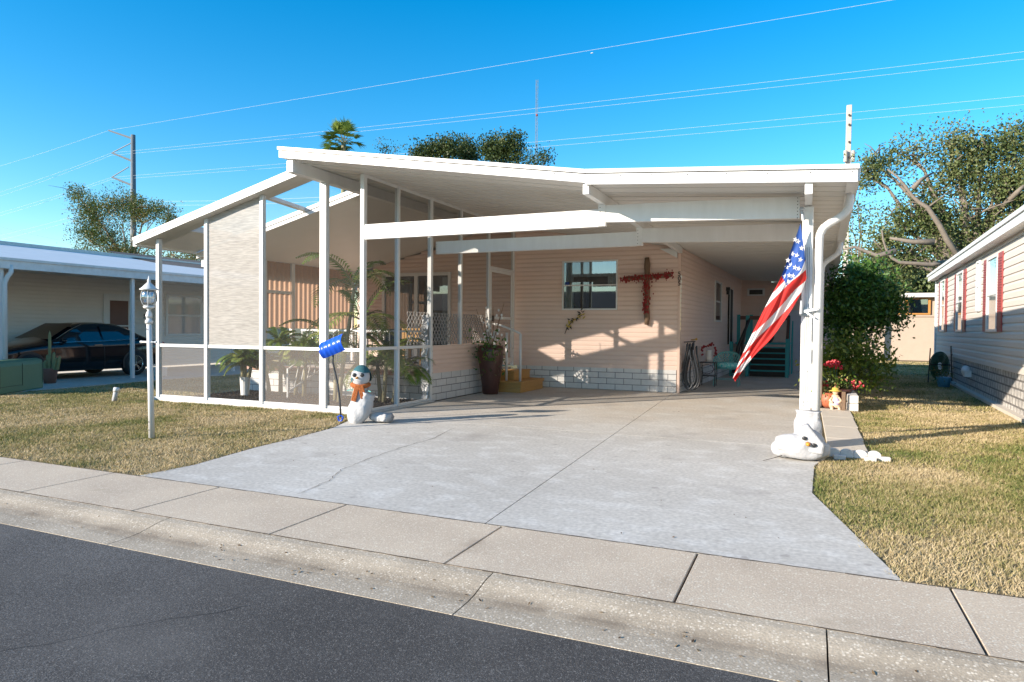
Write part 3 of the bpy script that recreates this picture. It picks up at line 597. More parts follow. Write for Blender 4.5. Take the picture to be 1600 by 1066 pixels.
# ================================================================== MAIN HOUSE
def zR(X): return 3.22+0.157*(-2.55-X) if X < -2.55 else 3.22-0.068*(X+2.55)   # underside of the folded roof
def zL(X): return 3.04+0.25*(X+11.03)                                          # underside of the left roof
house = thing('mobile_home', 'pink single storey home with white butterfly carport roof and house number 505', 'house', (-5,15,0))
XS0 = -2.55; XS1 = -2.14; YB = 25.3
def ceil(X): return min(zR(X), zL(X)-0.13) if X < -7.3 else zR(X)
wb = MB()
siding(wb, (-11.2,15.1), (-2.6,15.1), 0.50, lambda s_: ceil(-11.2+s_)+0.01, nrm=(0,-1), holes=[(5.93,7.20,1.853,2.95),(0.85,2.87,0.5,2.78)])
sn = Vector((YB-15.1, -(XS1-XS0), 0)).normalized()
siding(wb, (XS0,15.1), (XS1,YB), 0.45, lambda s_: zR(-2.4)+0.0, nrm=(sn.x,sn.y))
siding(wb, (XS1,YB), (1.25,YB), 0.08, lambda s_: zR(XS1+s_)+0.0, nrm=(0,-1))
wb.build('wall', 'pink', house)
b = MB(); b.box(-2.605,-2.545,15.075,15.13,0.0,3.20); b.build('corner_trim', 'pinktrim', house, bevel=0.004)
b = MB(); b.box(-6.45,-2.62,15.085,15.14,0,0.50); b.build('skirt', 'brickX', house)
b = MB(); b.prism([(-2.56,15.14,0),(-2.56,15.14,0.45),(-2.16,25.2,0.45),(-2.16,25.2,0)], (0.012,0,0)); b.build('skirt', 'brickY', house)
# roof pieces with the two-step fascia
def roofslab(mb, pts, y0, y1, th=0.10):
    n = len(pts)
    vs = []
    for y in (y0, y1):
        vs += [(x_,y,z_) for x_,z_ in pts]+[(x_,y,z_+th) for x_,z_ in pts[::-1]]
    k = 2*n
    mb.add(vs, [tuple(range(k)), tuple(range(2*k-1,k-1,-1))]+[(i,i+k,(i+1)%k+k,(i+1)%k) for i in range(k)])
XE0, XE1 = 0.48, 0.82      # the eave line runs very slightly outwards
def slab2(mb, y0, y1, th, lift=0.0, front=False):
    # right wing as skewed prism
    e = lambda y: XE0+(XE1-XE0)*(y-8.05)/(24.5-8.05)
    vs = []
    for y in (y0,y1):
        X = e(y); vs += [(-2.55,y,zR(-2.55)+lift),(X,y,zR(X)+lift),(X,y,zR(X)+lift+th),(-2.55,y,zR(-2.55)+lift+th)]
    mb.add(vs, [(0,3,2,1),(4,5,6,7),(0,1,5,4),(1,2,6,5),(2,3,7,6),(3,0,4,7)])
b = MB(); roofslab(b, [(-7.42,zR(-7.42)),(-2.55,zR(-2.55))], 8.09, 25.6, 0.13); slab2(b, 8.09, 25.6, 0.13)
# pan seams under the roof
y = 8.4
while y < 25.3:
    b.prism([(-7.3,y,zR(-7.3)),(-7.3,y+0.012,zR(-7.3)),(-2.56,y+0.012,zR(-2.56)),(-2.56,y,zR(-2.56))], (0,0,-0.007))
    b.prism([(-2.54,y,zR(-2.54)),(-2.54,y+0.012,zR(-2.54)),(0.45,y+0.012,zR(0.45)),(0.45,y,zR(0.45))], (0,0,-0.007)); y += 0.305
rf = b.build('roof', 'soffit', house)
b = MB()
def fasc(mb, x0, x1, y, f, drop, rise, thk=0.035):
    mb.add([(x0,y,f(x0)-drop),(x1,y,f(x1)-drop),(x1,y,f(x1)+rise),(x0,y,f(x0)+rise),(x0,y+thk,f(x0)-drop),(x1,y+thk,f(x1)-drop),(x1,y+thk,f(x1)+rise),(x0,y+thk,f(x0)+rise)],
           [(0,1,2,3),(7,6,5,4),(0,4,5,1),(1,5,6,2),(2,6,7,3),(3,7,4,0)])
fasc(b, -7.45, -2.552, 8.052, zR, 0.0, 0.105); fasc(b, -2.548, XE0, 8.052, zR, 0.022, 0.105)
fasc(b, -7.47, -2.552, 8.036, zR, -0.116, 0.165, 0.05); fasc(b, -2.548, XE0+0.015, 8.036, zR, -0.116, 0.165, 0.05)
b.build('fascia', 'white', rf)
b = MB(); fasc(b, -7.44, -2.552, 8.062, zR, -0.09, 0.13, 0.012); fasc(b, -2.548, XE0, 8.062, zR, -0.09, 0.13, 0.012); b.build('fascia_seam_shadow', 'dark', rf)  # dark strip behind the seam gap, colours in the cap's shadow line
b = MB()
for x_ in [-7.15,-6.65,-6.1,-5.66,-5.08,-4.58,-4.12,-3.53,-2.95,-2.55,-2.1,-1.72,-1.3,-0.86,-0.42,0.02,0.43]:
    b = MB(); b.tube([(x_,8.046,zR(x_)+0.082),(x_,8.055,zR(x_)+0.082)], 0.0065, 8); b.build('screw', 'dark', rf)
# side gutter along the right eave
b = MB()
vs = []
for y in (8.09, 25.5):
    X = XE0+(XE1-XE0)*(y-8.05)/16.45
    vs += [(X-0.10,y,zR(X)-0.005),(X+0.02,y,zR(X)-0.005),(X+0.035,y,zR(X)+0.15),(X-0.10,y,zR(X)+0.15)]
b.add(vs, [(0,3,2,1),(4,5,6,7),(0,1,5,4),(1,2,6,5),(2,3,7,6),(3,0,4,7)]); b.build('gutter', 'white', rf)
b = MB()
b.quad((-7.42,8.1,zR(-7.42)+0.133),(-2.55,8.1,zR(-2.55)+0.133),(-2.55,25.6,zR(-2.55)+0.133),(-7.42,25.6,zR(-7.42)+0.133))
b.build('roof_skin', 'roofwhite', rf)
# left roof: front strip, west return, main part, leaving the screened opening
XLa, XLb = -11.55, -7.30; XO0, XO1 = -10.55, -7.42; YO0, YO1 = 9.12, 10.12
def zM(X): return zL(X)-0.13
b = MB()
for (x0,x1,y0,y1) in ((XLa,XLb,8.76,YO0),(XLa,XO0,YO0+0.001,YO1-0.001),(XO1,XLb,YO0+0.001,YO1-0.001),(XLa,XLb,YO1,25.6)):
    zf = zM if y1 > 20 else zL
    roofslab(b, [(x0,zf(x0)),(x1,zf(x1))], y0, y1, 0.11)
lr = b.build('roof', 'soffit', house)
b = MB()
fasc(b, XLa-0.02, XLb, 8.72, zL, 0.0, 0.085); fasc(b, XLa-0.04, XLb, 8.708, zL, -0.088, 0.135, 0.05)
fasc(b, XO0, XLb, YO1-0.03, zM, 0.01, 0.055, 0.028); fasc(b, XO0, XLb, YO1-0.045, zM, -0.068, 0.14, 0.04)
b.build('fascia', 'white', lr)
b = MB(); b.box(XLa-0.09, XLa+0.02, 8.76, 25.5, zL(XLa)-0.03, zL(XLa)+0.1); b.build('gutter', 'white_dirty', lr)
b = MB(); b.box(-11.50,-11.43,10.2,25.4,2.62,zL(-11.5)-.14); b.build('eave_beam', 'white_dirty', lr)
b = MB(); b.prism([(-8.75,YO0,zL(-8.75)+0.02),(-8.68,YO0,zL(-8.68)+0.02),(-8.68,YO1-.05,zL(-8.68)-0.04),(-8.75,YO1-.05,zL(-8.75)-0.04)], (0,0,0.06)); b.build('purlin', 'white', lr)
# beams
b = MB(); b.box(-2.59,-2.51,8.10,15.05,3.085,3.215); b.build('ridge_beam', 'white', house, bevel=0.003)
b = MB(); b.box(-7.34,-7.22,8.10,15.0,3.76,3.94); b.build('ridge_beam', 'white', house, bevel=0.003)
b = MB(); b.box(-0.035,0.045,8.09,25.2,2.90,3.035); b.build('ridge_beam', 'white', house, bevel=0.003)
def crossbeam(y):
    bm_ = MB(); bm_.box(-6.42,-2.60,y-0.04,y+0.04,2.785,3.02); a_ = bm_.build('beam', 'white', house, bevel=0.003)
    bm_ = MB(); bm_.add([(-2.50,y-0.04,2.84),(-0.09,y-0.04,2.755),(-0.09,y-0.04,3.02),(-2.50,y-0.04,3.07),(-2.50,y+0.04,2.84),(-0.09,y+0.04,2.755),(-0.09,y+0.04,3.02),(-2.50,y+0.04,3.07)],
        [(0,1,2,3),(7,6,5,4),(0,4,5,1),(1,5,6,2),(2,6,7,3),(3,7,4,0)]); bm_.build('beam', 'white', house, bevel=0.003)
    bm_ = MB(); bm_.box(-2.60,-2.50,y-0.045,y+0.045,2.79,3.084); p = bm_.build('splice_plate', 'white_dirty', house)
    s_ = MB()
    for k in range(5): s_.tube([(-2.575,y-0.05,2.82+k*0.055),(-2.575,y-0.04,2.82+k*0.055)], 0.006, 8)
    for k in range(7): s_.tube([(-0.115,y-0.044,2.76+k*0.04),(-0.115,y-0.036,2.76+k*0.04)], 0.006, 8)
    for k in range(5): s_.tube([(-6.40,y-0.044,2.80+k*0.04),(-6.40,y-0.036,2.80+k*0.04)], 0.005, 8)
    s_.build('screw', 'dark', p)
crossbeam(8.87); crossbeam(11.1)
b = MB(); b.prism([(-2.62,15.06,3.19),(-3.0,15.06,3.19),(-2.62,15.06,2.98)], (0,-0.05,0)); b.build('bracket', 'white', house)
# carport posts down the right side
for k, y in enumerate((8.87, 13.4, 18.0, 22.5)):
    b = MB(); X = 0.005+0.018*(y-8.87); b.box(X-0.062,X+0.058,y-0.05,y+0.05,0.0,2.89); p = b.build('post', 'white_dirty', house, bevel=0.006)
    if k == 0:
        b = MB()
        for q in (0.18,0.22,0.5,0.54,0.9): b.tube([(X-0.02,y-0.056,q),(X-0.02,y-0.048,q)], 0.005, 6); b.tube([(X+0.02,y-0.056,q+0.01),(X+0.02,y-0.048,q+0.01)], 0.005, 6)
        for q in (-0.02,0.0,0.02): b.box(X+q-0.0015,X+q+0.0015,y-0.053,y-0.049,0.5,2.4)
        b.build('screw', 'dark', p)
# downspouts
def spout(y, zt, X0):
    d = MB(); Xg = XE0+(XE1-XE0)*(y-8.05)/16.45-0.05
    pts = [(Xg,y-0.05,zR(0.45)),(Xg,y-0.05,zR(0.45)-0.12),(Xg-0.03,y-0.05,zR(.45)-0.22),(Xg-0.12,y-0.05,zR(.45)-0.29),(X0+0.08,y-0.05,zR(.45)-0.36),(X0+0.02,y-0.05,zR(.45)-0.43),(X0,y-0.05,zR(.45)-0.54),(X0,y-0.05,0.03)]
    P = [Vector(p) for p in pts]
    out = [P[0]]
    for i in range(1, len(P)-1):
        out += [P[i].lerp(P[i-1],0.3), P[i].lerp(P[i+1],0.3)]
    out.append(P[-1]); d.tube(out, 0.045, 12); o = d.build('downspout', 'white', house, smooth=True)
    e = MB()
    for i in range(4, 13):
        a = out[1].lerp(out[-2],0) if False else None
    L = []
    for i in range(1, len(out)-2):
        for k in range(3): L.append((out[i].lerp(out[i+1],k/3), (out[i+1]-out[i]).normalized()))
    for p_, dd in L:
        e.tube([p_-dd*0.004, p_+dd*0.004], 0.048, 12)
    e.build('crimp_rib', 'white_dirty', o)
spout(8.87, 2.6, 0.125); spout(13.45, 2.6, 0.24)
# window on the front wall
def window(parent, x0, x1, z0, z1, y, nrm=-1, split=0.5, fr=0.035, name='window', curtain=True, mt='glass', fm='white'):
    w_ = MB(); dy = 0.035
    ya, yb = y-dy, y+0.02
    w_.box(x0-fr,x0,ya,yb,z0-fr,z1+fr); w_.box(x1,x1+fr,ya,yb,z0-fr,z1+fr); w_.box(x0,x1,ya,yb,z1,z1+fr); w_.box(x0,x1,ya,yb,z0-fr,z0)
    zm = z0+(z1-z0)*split; w_.box(x0,x1,ya+0.008,yb-0.005,zm-0.015,zm+0.015)
    o = w_.build(name, fm, parent, bevel=0.003)
    g_ = MB(); g_.quad((x0,y-0.012,z0),(x1,y-0.012,z0),(x1,y-0.012,z1),(x0,y-0.012,z1)); g_.build('pane', mt, o)
    return o
win = window(house, -5.27, -4.00, 1.875, 2.96, 15.10)
c = MB()
for (xa,xb,za,zb,fl) in ((-5.27,-5.05,1.84,2.95,1),(-4.22,-4.0,2.35,2.95,-1),(-5.25,-4.02,2.62,2.96,0)):
    k = 14; vs = []
    for i in range(k+1):
        f_ = i/k; x_ = xa+(xb-xa)*f_; vs += [(x_,15.16+0.015*math.sin(i*2.3),za),(x_,15.16+0.015*math.sin(i*2.3),zb)]
    c.add(vs, [(2*i,2*i+2,2*i+3,2*i+1) for i in range(k)])
c.build('curtain', 'curtain', win)
c = MB(); c.box(-5.24,-5.13,15.075,15.085,2.42,2.50); c.build('sticker', 'navy', win)
r_ = MB()
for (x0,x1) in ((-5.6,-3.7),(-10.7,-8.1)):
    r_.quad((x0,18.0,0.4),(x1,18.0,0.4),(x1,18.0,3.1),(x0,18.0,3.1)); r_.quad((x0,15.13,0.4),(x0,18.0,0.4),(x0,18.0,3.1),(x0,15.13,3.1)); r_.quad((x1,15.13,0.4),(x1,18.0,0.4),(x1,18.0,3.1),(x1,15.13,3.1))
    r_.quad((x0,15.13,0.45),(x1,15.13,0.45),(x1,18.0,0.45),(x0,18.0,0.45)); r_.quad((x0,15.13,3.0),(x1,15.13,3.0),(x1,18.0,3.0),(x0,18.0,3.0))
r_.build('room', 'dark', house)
# sliding patio door behind the porch
sd = MB(); X0, X1 = -10.33, -8.35
for (a_,b_,c_,d_) in ((X0-.05,X0+.03,.5,2.82),(X1-.03,X1+.05,.5,2.82),(X0+.03,X1-.03,2.74,2.82),(-9.38,-9.28,.5,2.74),(X0+.03,X1-.03,.5,.56)): sd.box(a_,b_,15.05,15.12,c_,d_)
sdo = sd.build('patio_door', 'white', house); g_ = MB(); g_.quad((X0+.03,15.09,.56),(X1-.03,15.09,.56),(X1-.03,15.09,2.74),(X0+.03,15.09,2.74)); g_.build('pane', 'glass', sdo)
c = MB()
for (xa,xb) in ((-9.9,-9.6),(-8.62,-8.42)):
    vs = []; k = 10
    for i in range(k+1): vs += [(xa+(xb-xa)*i/k,15.2+.02*math.sin(i*2.1),.56),(xa+(xb-xa)*i/k,15.2+.02*math.sin(i*2.1),2.7)]
    c.add(vs, [(2*i,2*i+2,2*i+3,2*i+1) for i in range(k)])
c.build('curtain', 'curtain', sdo)
# side wall window, door lamp, door, vents
def sidept(y): return XS0+(XS1-XS0)*(y-15.1)/(YB-15.1)
def sidewin(y0, y1, z0, z1, nm='window', mt='glass_dark'):
    w_ = MB(); e = 0.03
    def bx(ya,yb,za,zb,o0,o1): 
        xa = sidept((ya+yb)/2); w_.box(xa+o0,xa+o1,ya,yb,za,zb)
    bx(y0-.05,y0,z0-.05,z1+.05,0.0,.045); bx(y1,y1+.05,z0-.05,z1+.05,0.0,.05); bx(y0,y1,z1,z1+.05,0,.045); bx(y0,y1,z0-.05,z0,0,.045); bx(y0,y1,(z0+z1)/2-.02,(z0+z1)/2+.02,0,.04)
    o = w_.build(nm, 'white', house)
    g_ = MB(); g_.quad((sidept(y0)+.024,y0,z0),(sidept(y1)+.024,y1,z0),(sidept(y1)+.024,y1,z1),(sidept(y0)+.024,y0,z1)); g_.build('pane', mt, o)
sidewin(19.6, 20.6, 1.68, 2.74)
b = MB(); b.box(sidept(22.6)-.01,sidept(22.6)+.05,22.1,23.0,0.95,2.7); dd = b.build('side_door', 'dark', house)
b = MB(); b.box(sidept(22.6)+.05,sidept(22.6)+.06,22.02,22.1,0.95,2.78); b.box(sidept(22.6)+.05,sidept(22.6)+.06,23.0,23.08,0.95,2.78); b.build('frame', 'white', dd)
b = MB(); b.box(sidept(21.7),sidept(21.7)+.12,21.65,21.8,2.62,2.72); b.box(sidept(21.7)+.02,sidept(21.7)+.10,21.67,21.78,2.5,2.62); b.build('wall_lamp', 'black', house)
b = MB(); b.box(-1.93,-1.35,YB-.03,YB+.0,2.62,2.88); v_ = b.build('vent_frame', 'white', house)
b = MB(); b.box(-1.86,-1.42,YB-.04,YB-.031,2.67,2.83); b.build('louver', 'black', v_)
b = MB(); b.box(-0.58,-0.02,YB-.05,YB-.005,0.0,2.1); sdd = b.build('shed_door', 'greydoor', house)
b = MB(); b.ball((-0.52,YB-.08,1.0), .03, 8, 6); b.build('handle', 'brass', sdd)
# house number on the corner trim
def text(s_, loc, size, parent, mt, rot=(R(90),0,0), depth=0.004, name='number'):
    cu = bpy.data.curves.new(name, 'FONT'); cu.body = s_; cu.size = size; cu.extrude = depth; cu.offset = size*.02; cu.align_x = 'CENTER'
    o = bpy.data.objects.new(name, cu); S.collection.objects.link(o); o.location = loc; o.rotation_euler = rot
    bpy.context.view_layer.update(); dg = bpy.context.evaluated_depsgraph_get(); me = bpy.data.meshes.new_from_object(o.evaluated_get(dg))
    bpy.data.objects.remove(o); o2 = bpy.data.objects.new(name, me); S.collection.objects.link(o2); me.materials.append(M[mt])
    if parent is not None: o2.parent = parent; o2.location = Vector(loc)-Vector(parent['_o'])
    else: o2.location = loc
    o2.rotation_euler = rot; return o2
for k, ch in enumerate('505'): text(ch, (-2.575,15.070,2.585-0.105*k), 0.135, house, 'black')
# back building / shed trim right of carport end
# ================================================================== SCREEN ENCLOSURE
enc = thing('screen_enclosure', 'white framed screened porch enclosure with a tan shade cloth at its front', 'screen enclosure', (-8.8,9,0))
XR = -6.48
YF = 8.91
fp = [(-11.13,0.075),(-9.90,0.075),(-8.60,0.075),(-7.27,0.13),(-6.50,0.075)]
for x_, w_ in fp:
    b = MB(); zt = (zL(x_) if x_ < -7.3 else zR(x_))-0.002
    if x_ == -7.27: zt = 3.76
    b.box(x_-w_/2,x_+w_/2,YF-0.05 if w_ > .1 else YF-0.04,YF+0.04,0.06,zt); b.build('post', 'white', enc, bevel=0.004)
for y_ in (9.87,10.98,12.18,13.50,14.86):
    b = MB(); z0 = 0.03 if y_ < 11.0 else 1.06
    if y_ > 13.4: z0 = 0.5
    th = 0.055 if y_ != 10.98 else 0.075
    b.box(XR-0.05,XR+0.03,y_-th/2,y_+th/2,z0,zR(XR)-.002); b.build('post', 'white', enc, bevel=0.004)
# rails
for (xa,xb) in zip([p[0] for p in fp][:-1], [p[0] for p in fp][1:]):
    b = MB(); b.box(xa+.04,xb-.04,YF-0.025,YF+0.025,1.00,1.055); b.build('rail', 'white', enc); b = MB(); b.box(xa+.04,xb-.04,YF-.02,YF+.02,0.06,0.10); b.build('rail', 'white', enc)
for (ya,yb) in ((YF+.04,9.84),(9.90,10.94)):
    b = MB(); b.box(XR-.025,XR+.025,ya,yb,1.02,1.07); b.build('rail', 'white', enc); b = MB(); b.box(XR-.02,XR+.02,ya,yb,0.03,0.07); b.build('rail', 'white', enc)
b = MB(); b.add([(XR-.02,YF,zR(XR)-.05),(XR+.02,YF,zR(XR)-.05),(XR+.02,15.05,zR(XR)-.05),(XR-.02,15.05,zR(XR)-.05),(XR-.02,YF,zR(XR)-.004),(XR+.02,YF,zR(XR)-.004),(XR+.02,15.05,zR(XR)-.004),(XR-.02,15.05,zR(XR)-.004)], [(0,3,2,1),(4,5,6,7),(0,1,5,4),(1,2,6,5),(2,3,7,6),(3,0,4,7)]); b.build('top_rail', 'white', enc)
b = MB(); b.box(-11.22,XR+.02,YF-.07,YF+.06,-.02,.058); b.build('base_kerb', 'whiteconc', enc, bevel=.006)
b = MB(); b.box(XR-.06,XR+.045,YF+.06,11.08,-.02,.028); b.build('base_kerb', 'whiteconc', enc, bevel=.005)
# meshes
def panel(x0,x1,z0,z1a,z1b,mt,nm='screen',y=YF):
    b_ = MB(); b_.quad((x0,y,z0),(x1,y,z0),(x1,y,z1b),(x0,y,z1a)); return b_.build(nm, mt, enc)
for i in range(4):
    xa, xb = fp[i][0]+fp[i][1]/2, fp[i+1][0]-fp[i+1][1]/2
    panel(xa,xb,.10,1.0,1.0,'screen_low' if i != 1 else 'screen_thin')
    ta = (zL(xa) if xa < -7.3 else zR(xa)); tb = (zL(xb) if xb < -7.3 else zR(xb))
    if i == 1:
        k = 18; kz = 26; vs = []; fs = []
        for a_ in range(kz+1):
            for c_ in range(k+1):
                u = c_/k; v_ = a_/kz; x_ = xa+(xb-xa)*u; z_ = 1.05+(ta+(tb-ta)*u-1.05)*v_
                vs.append((x_, YF-.012+.012*math.sin(9*v_+4*u*v_)*u*v_+.010*math.sin(22*v_+6*u)*u**3, z_))
        for a_ in range(kz):
            for c_ in range(k): q = a_*(k+1)+c_; fs.append((q,q+1,q+k+2,q+k+1))
        b = MB(); b.add(vs, fs); b.build('shade_cloth', 'shade', enc, smooth=True)
    else: panel(xa,xb,1.05,ta-.01,tb-.01,'screen_thin')
ys = [YF+.04,9.87,10.98,12.18,13.50,14.86]
for i in range(5):
    ya, yb = ys[i]+.03, ys[i+1]-.03
    lows = [(.07,1.02)] if i < 2 else []
    z0 = 1.07 if i < 4 else 2.78
    for (za,zb,mt) in [(a_,b_,'screen_low') for a_,b_ in lows]+[(z0,zR(XR)-.05,'screen')]:
        b = MB(); b.quad((XR,ya,za),(XR,yb,za),(XR,yb,zb),(XR,ya,zb)); b.build('screen', mt, enc)
# screened opening in the left roof
b = MB(); b.quad((XO0,YO0,zL(XO0)+.09),(XO1,YO0,zL(XO1)+.09),(XO1,YO1-.05,zL(XO1)+.05),(XO0,YO1-.05,zL(XO0)+.05)); b.build('screen', 'screen_thin', enc)
# low wall of the porch side: blocks, siding, lattice
b = MB(); siding(b, (XR,11.04), (XR,13.42), 0.53, 1.06, nrm=(1,0), board=0.09); b.build('knee_wall', 'pink', enc)
b = MB(); b.box(XR-.08,XR+.006,11.06,13.45,0,.53); b.box(XR-.06,XR+.02,10.99,11.045,0,1.05,0); b.build('skirt', 'brickY', enc)
def lattice(mb, P, Q, z0, z1, pitch=0.115, w_=0.02, t_=0.008, dz=0):
    P = Vector((*P,0)); Q = Vector((*Q,0)); L = (Q-P).length; d = (Q-P)/L; n = Vector((-d.y,d.x,0)); H = z1-z0
    for sgn, off in ((1,0.0),(-1,t_)):
        s0 = -H
        while s0 < L:
            a0, a1 = (s0, s0+H*0.85) 
            za, zb = (z0,z1) if sgn > 0 else (z1,z0)
            sa, sb = a0, a1
            if sa < 0: f_ = -sa/(sb-sa); za = za+(zb-za)*f_; sa = 0
            if sb > L: f_ = (L-sa)/(sb-sa); zb = za+(zb-za)*f_; sb = L
            if sb > sa+.01:
                pa = P+d*sa+n*off+Vector((0,0,za)); pb = P+d*sb+n*off+Vector((0,0,zb)); mb.bar(pa, pb, t_, w_, up=(0,0,1))
            s0 += pitch
b = MB(); lattice(b, (XR-.075,10.3), (XR-.075,13.42), 1.08, 1.68); b.build('lattice', 'vinyl', enc)
# screen door at the end of the side
dr = MB(); ya, yb = 13.56, 14.80
for (a_,b_,c_,d_) in ((ya,ya+.06,.58,2.74),(yb-.06,yb,.58,2.74),(ya+.06,yb-.06,2.66,2.74),(ya+.06,yb-.06,.58,.70),(ya+.06,yb-.06,1.60,1.66)): dr.box(XR-.015,XR+.02,a_,b_,c_,d_)
do = dr.build('screen_door', 'white', enc); b = MB(); b.quad((XR,ya+.06,.7),(XR,yb-.06,.7),(XR,yb-.06,2.66),(XR,ya+.06,2.66)); b.build('screen', 'screen', do)
b = MB(); b.box(XR+.02,XR+.07,ya+.08,ya+.1,1.55,1.68); b.build('handle', 'black', do)
b = MB(); b.box(XR-.04,XR+.03,13.53,14.83,2.745,2.78); b.build('door_header', 'white', enc)
# porch floor (raised) with white block face and terracotta cap
pf = MB(); pf.box(-11.1,XR-.09,11.16,15.0,0,.46); pfo = pf.build('porch_floor', 'conc', enc)
b = MB(); b.box(-11.1,XR-.085,11.10,11.158,0,.46); b.build('block_face', 'brickX', pfo)
b = MB(); b.box(-11.12,XR-.083,11.06,11.45,.462,.53); b.build('paver_cap', 'paver', pfo, bevel=.005)
# west wall: translucent corrugated panels
b = MB(); vs = []; Y0, Y1 = 11.65, 14.75; k = 260
for i in range(k+1):
    y_ = Y0+(Y1-Y0)*i/k; x_ = -11.15+0.02*math.sin(2*math.pi*y_/0.16); vs += [(x_,y_,1.35),(x_,y_,(zL(-11.15)-.13)-.01)]
b.add(vs, [(2*i,2*i+2,2*i+3,2*i+1) for i in range(k)]); b.build('corrugated_panel', 'corr', enc, smooth=True)
b = MB(); b.box(-11.19,-11.11,12.45,12.55,.5,(zL(-11.15)-.13)); b.box(-11.19,-11.11,11.55,11.65,.5,(zL(-11.15)-.13)); b.box(-11.19,-11.11,14.76,14.84,.5,(zL(-11.15)-.13)); b.box(-11.18,-11.12,11.66,12.44,2.15,2.22); b.build('post', 'white', enc)
# porch railing
rl = MB(); y_ = 11.5
rl.box(-10.0,-6.75,y_-.02,y_+.02,1.30,1.34); rl.box(-10.0,-6.75,y_-.015,y_+.015,.62,.65)
rail = thing('porch_railing', 'white metal balustrade along the raised porch edge behind the screens', 'railing', (-8.4,11.5,.53))
rl.build('rail', 'white', rail)
for i in range(24):
    x_ = -9.98+i*0.14; b = MB(); b.box(x_-.009,x_+.009,y_-.009,y_+.009,.53 if i%6 == 0 else .65,1.30); b.build('baluster', 'white', rail)
b = MB(); b.bar((-9.25,10.25,.55),(-9.0,11.45,1.32),.03,.03); b.bar((-9.25,10.25,0),(-9.25,10.25,.58),.03,.03); b.bar((-9.25,10.25,.12),(-9.0,11.1,.6),.025,.025)
for q in range(5):
    f_ = (q+1)/6; p = Vector((-9.25,10.25,.12)).lerp(Vector((-9.0,11.1,.6)),f_); b.bar(p, p+Vector((.03,.1,.47)), .015,.015)
b.build('stair_handrail', 'white', rail)

# ================================================================== THINGS ON THE PORCH AND FRONT
def frond(mb_list, base, tip, sag, nl, ll, rg, up=Vector((0,0,1))):
    pass
def palm_plant(name, label, cat, base, stems, fronds, seed, mt='palm', leaf=0.45, group=None, fr_len=(1.0,1.5)):
    base = Vector(base); t = thing(name, label, cat, tuple(base), group); rg = random.Random(seed)
    sm = MB(); V = []; Fc = []; RN = []; rach = MB()
    for (dx,dy,h,lx,ly) in stems:
        top = base+Vector((dx+lx,dy+ly,h)); b0 = base+Vector((dx,dy,0))
        sm.tube([b0, b0.lerp(top,.3)+Vector((lx*-.1,0,0)), b0.lerp(top,.7), top], 0.045, 8, r1=0.03)
        for q in range(fronds):
            a = 2*math.pi*(q+rg.random()*.6)/fronds; el = rg.uniform(.35,1.35); L = rg.uniform(*fr_len)
            d = Vector((math.cos(a)*math.cos(el), math.sin(a)*math.cos(el), math.sin(el))); pts = []
            p = top.copy(); K = 12
            for s_ in range(K+1):
                pts.append(p.copy()); p = p+d*(L/K); d = (d+Vector((0,0,-.17))).normalized()
            rach.tube(pts, .010, 5, r1=.003)
            c = rg.random()
            for s_ in range(2, K*2+1):
                f_ = s_/(K*2); i = min(int(f_*K), K-1); q_ = pts[i].lerp(pts[i+1], f_*K-i); dd = (pts[i+1]-pts[i]).normalized()
                side = dd.cross(Vector((0,0,1)));
                if side.length < .05: side = Vector((1,0,0))
                side.normalize(); l_ = leaf*math.sin(math.pi*min(1,f_*.85+.12))*rg.uniform(.85,1.1)
                for sg in (1,-1):
                    e = q_+(side*sg*.75+dd*.55+Vector((0,0,.15))).normalized()*l_; mid_ = q_.lerp(e,.45)+Vector((0,0,.02)); e.z -= l_*.22
                    wv = dd*.016*(1+leaf); o_ = len(V); V += [q_, mid_-wv, e, mid_+wv]; Fc.append((o_,o_+1,o_+2,o_+3)); RN.append(min(1,max(0,c*.6+rg.random()*.4)))
    sm.build('stem', 'palmbark', t, smooth=True); rach.build('rachis', 'palmbark', t)
    npmesh('frond', np.array([tuple(v_) for v_ in V]), np.array(Fc), mt, np.array(RN), t, 4)
    return t
palm_plant('areca_palm', 'tall areca palm with arching fronds behind the corner screen posts', 'palm', (-7.9,10.1,0), [(0,0,2.1,.25,.1),(.25,.1,1.5,.2,0),(-.2,.15,1.0,-.1,.1)], 7, 3, leaf=.36, fr_len=(.95,1.5))
palm_plant('areca_palm', 'yellowish young palm in mulch between the side screen posts', 'palm', (-7.15,10.45,0), [(0,0,.75,.05,0),(.15,.1,.55,.1,0),(-.15,.1,.65,-.1,.05)], 7, 6, leaf=.34, fr_len=(.7,1.1))
palm_plant('lady_palm', 'bushy lady palm by the white porch stair handrail', 'palm', (-9.75,10.6,0), [(0,0,1.0,0,0),(.3,.1,.8,.1,0),(-.3,0,.6,-.1,0),(.6,0,.9,.05,0)], 9, 8, leaf=.30, fr_len=(.4,.65))
pl = palm_plant('potted_palm', 'small bright green palm in white bucket behind the shade cloth panel', 'potted plant', (-10.3,10.2,.38), [(0,0,.25,0,0),(.1,0,.2,.05,0),(-.1,.05,.3,-.05,0)], 8, 10, leaf=.26, fr_len=(.35,.6))
b = MB(); b.lathe([(.08,-.38),(.10,-.02),(.105,0),(.09,0),(.08,-.03)], (-10.3,10.2,.38), 16); b.build('bucket', 'white', pl, smooth=False)
b = MB(); b.tube([(-7.6,9.35,0),(-7.6,9.35,.02)],.01); 
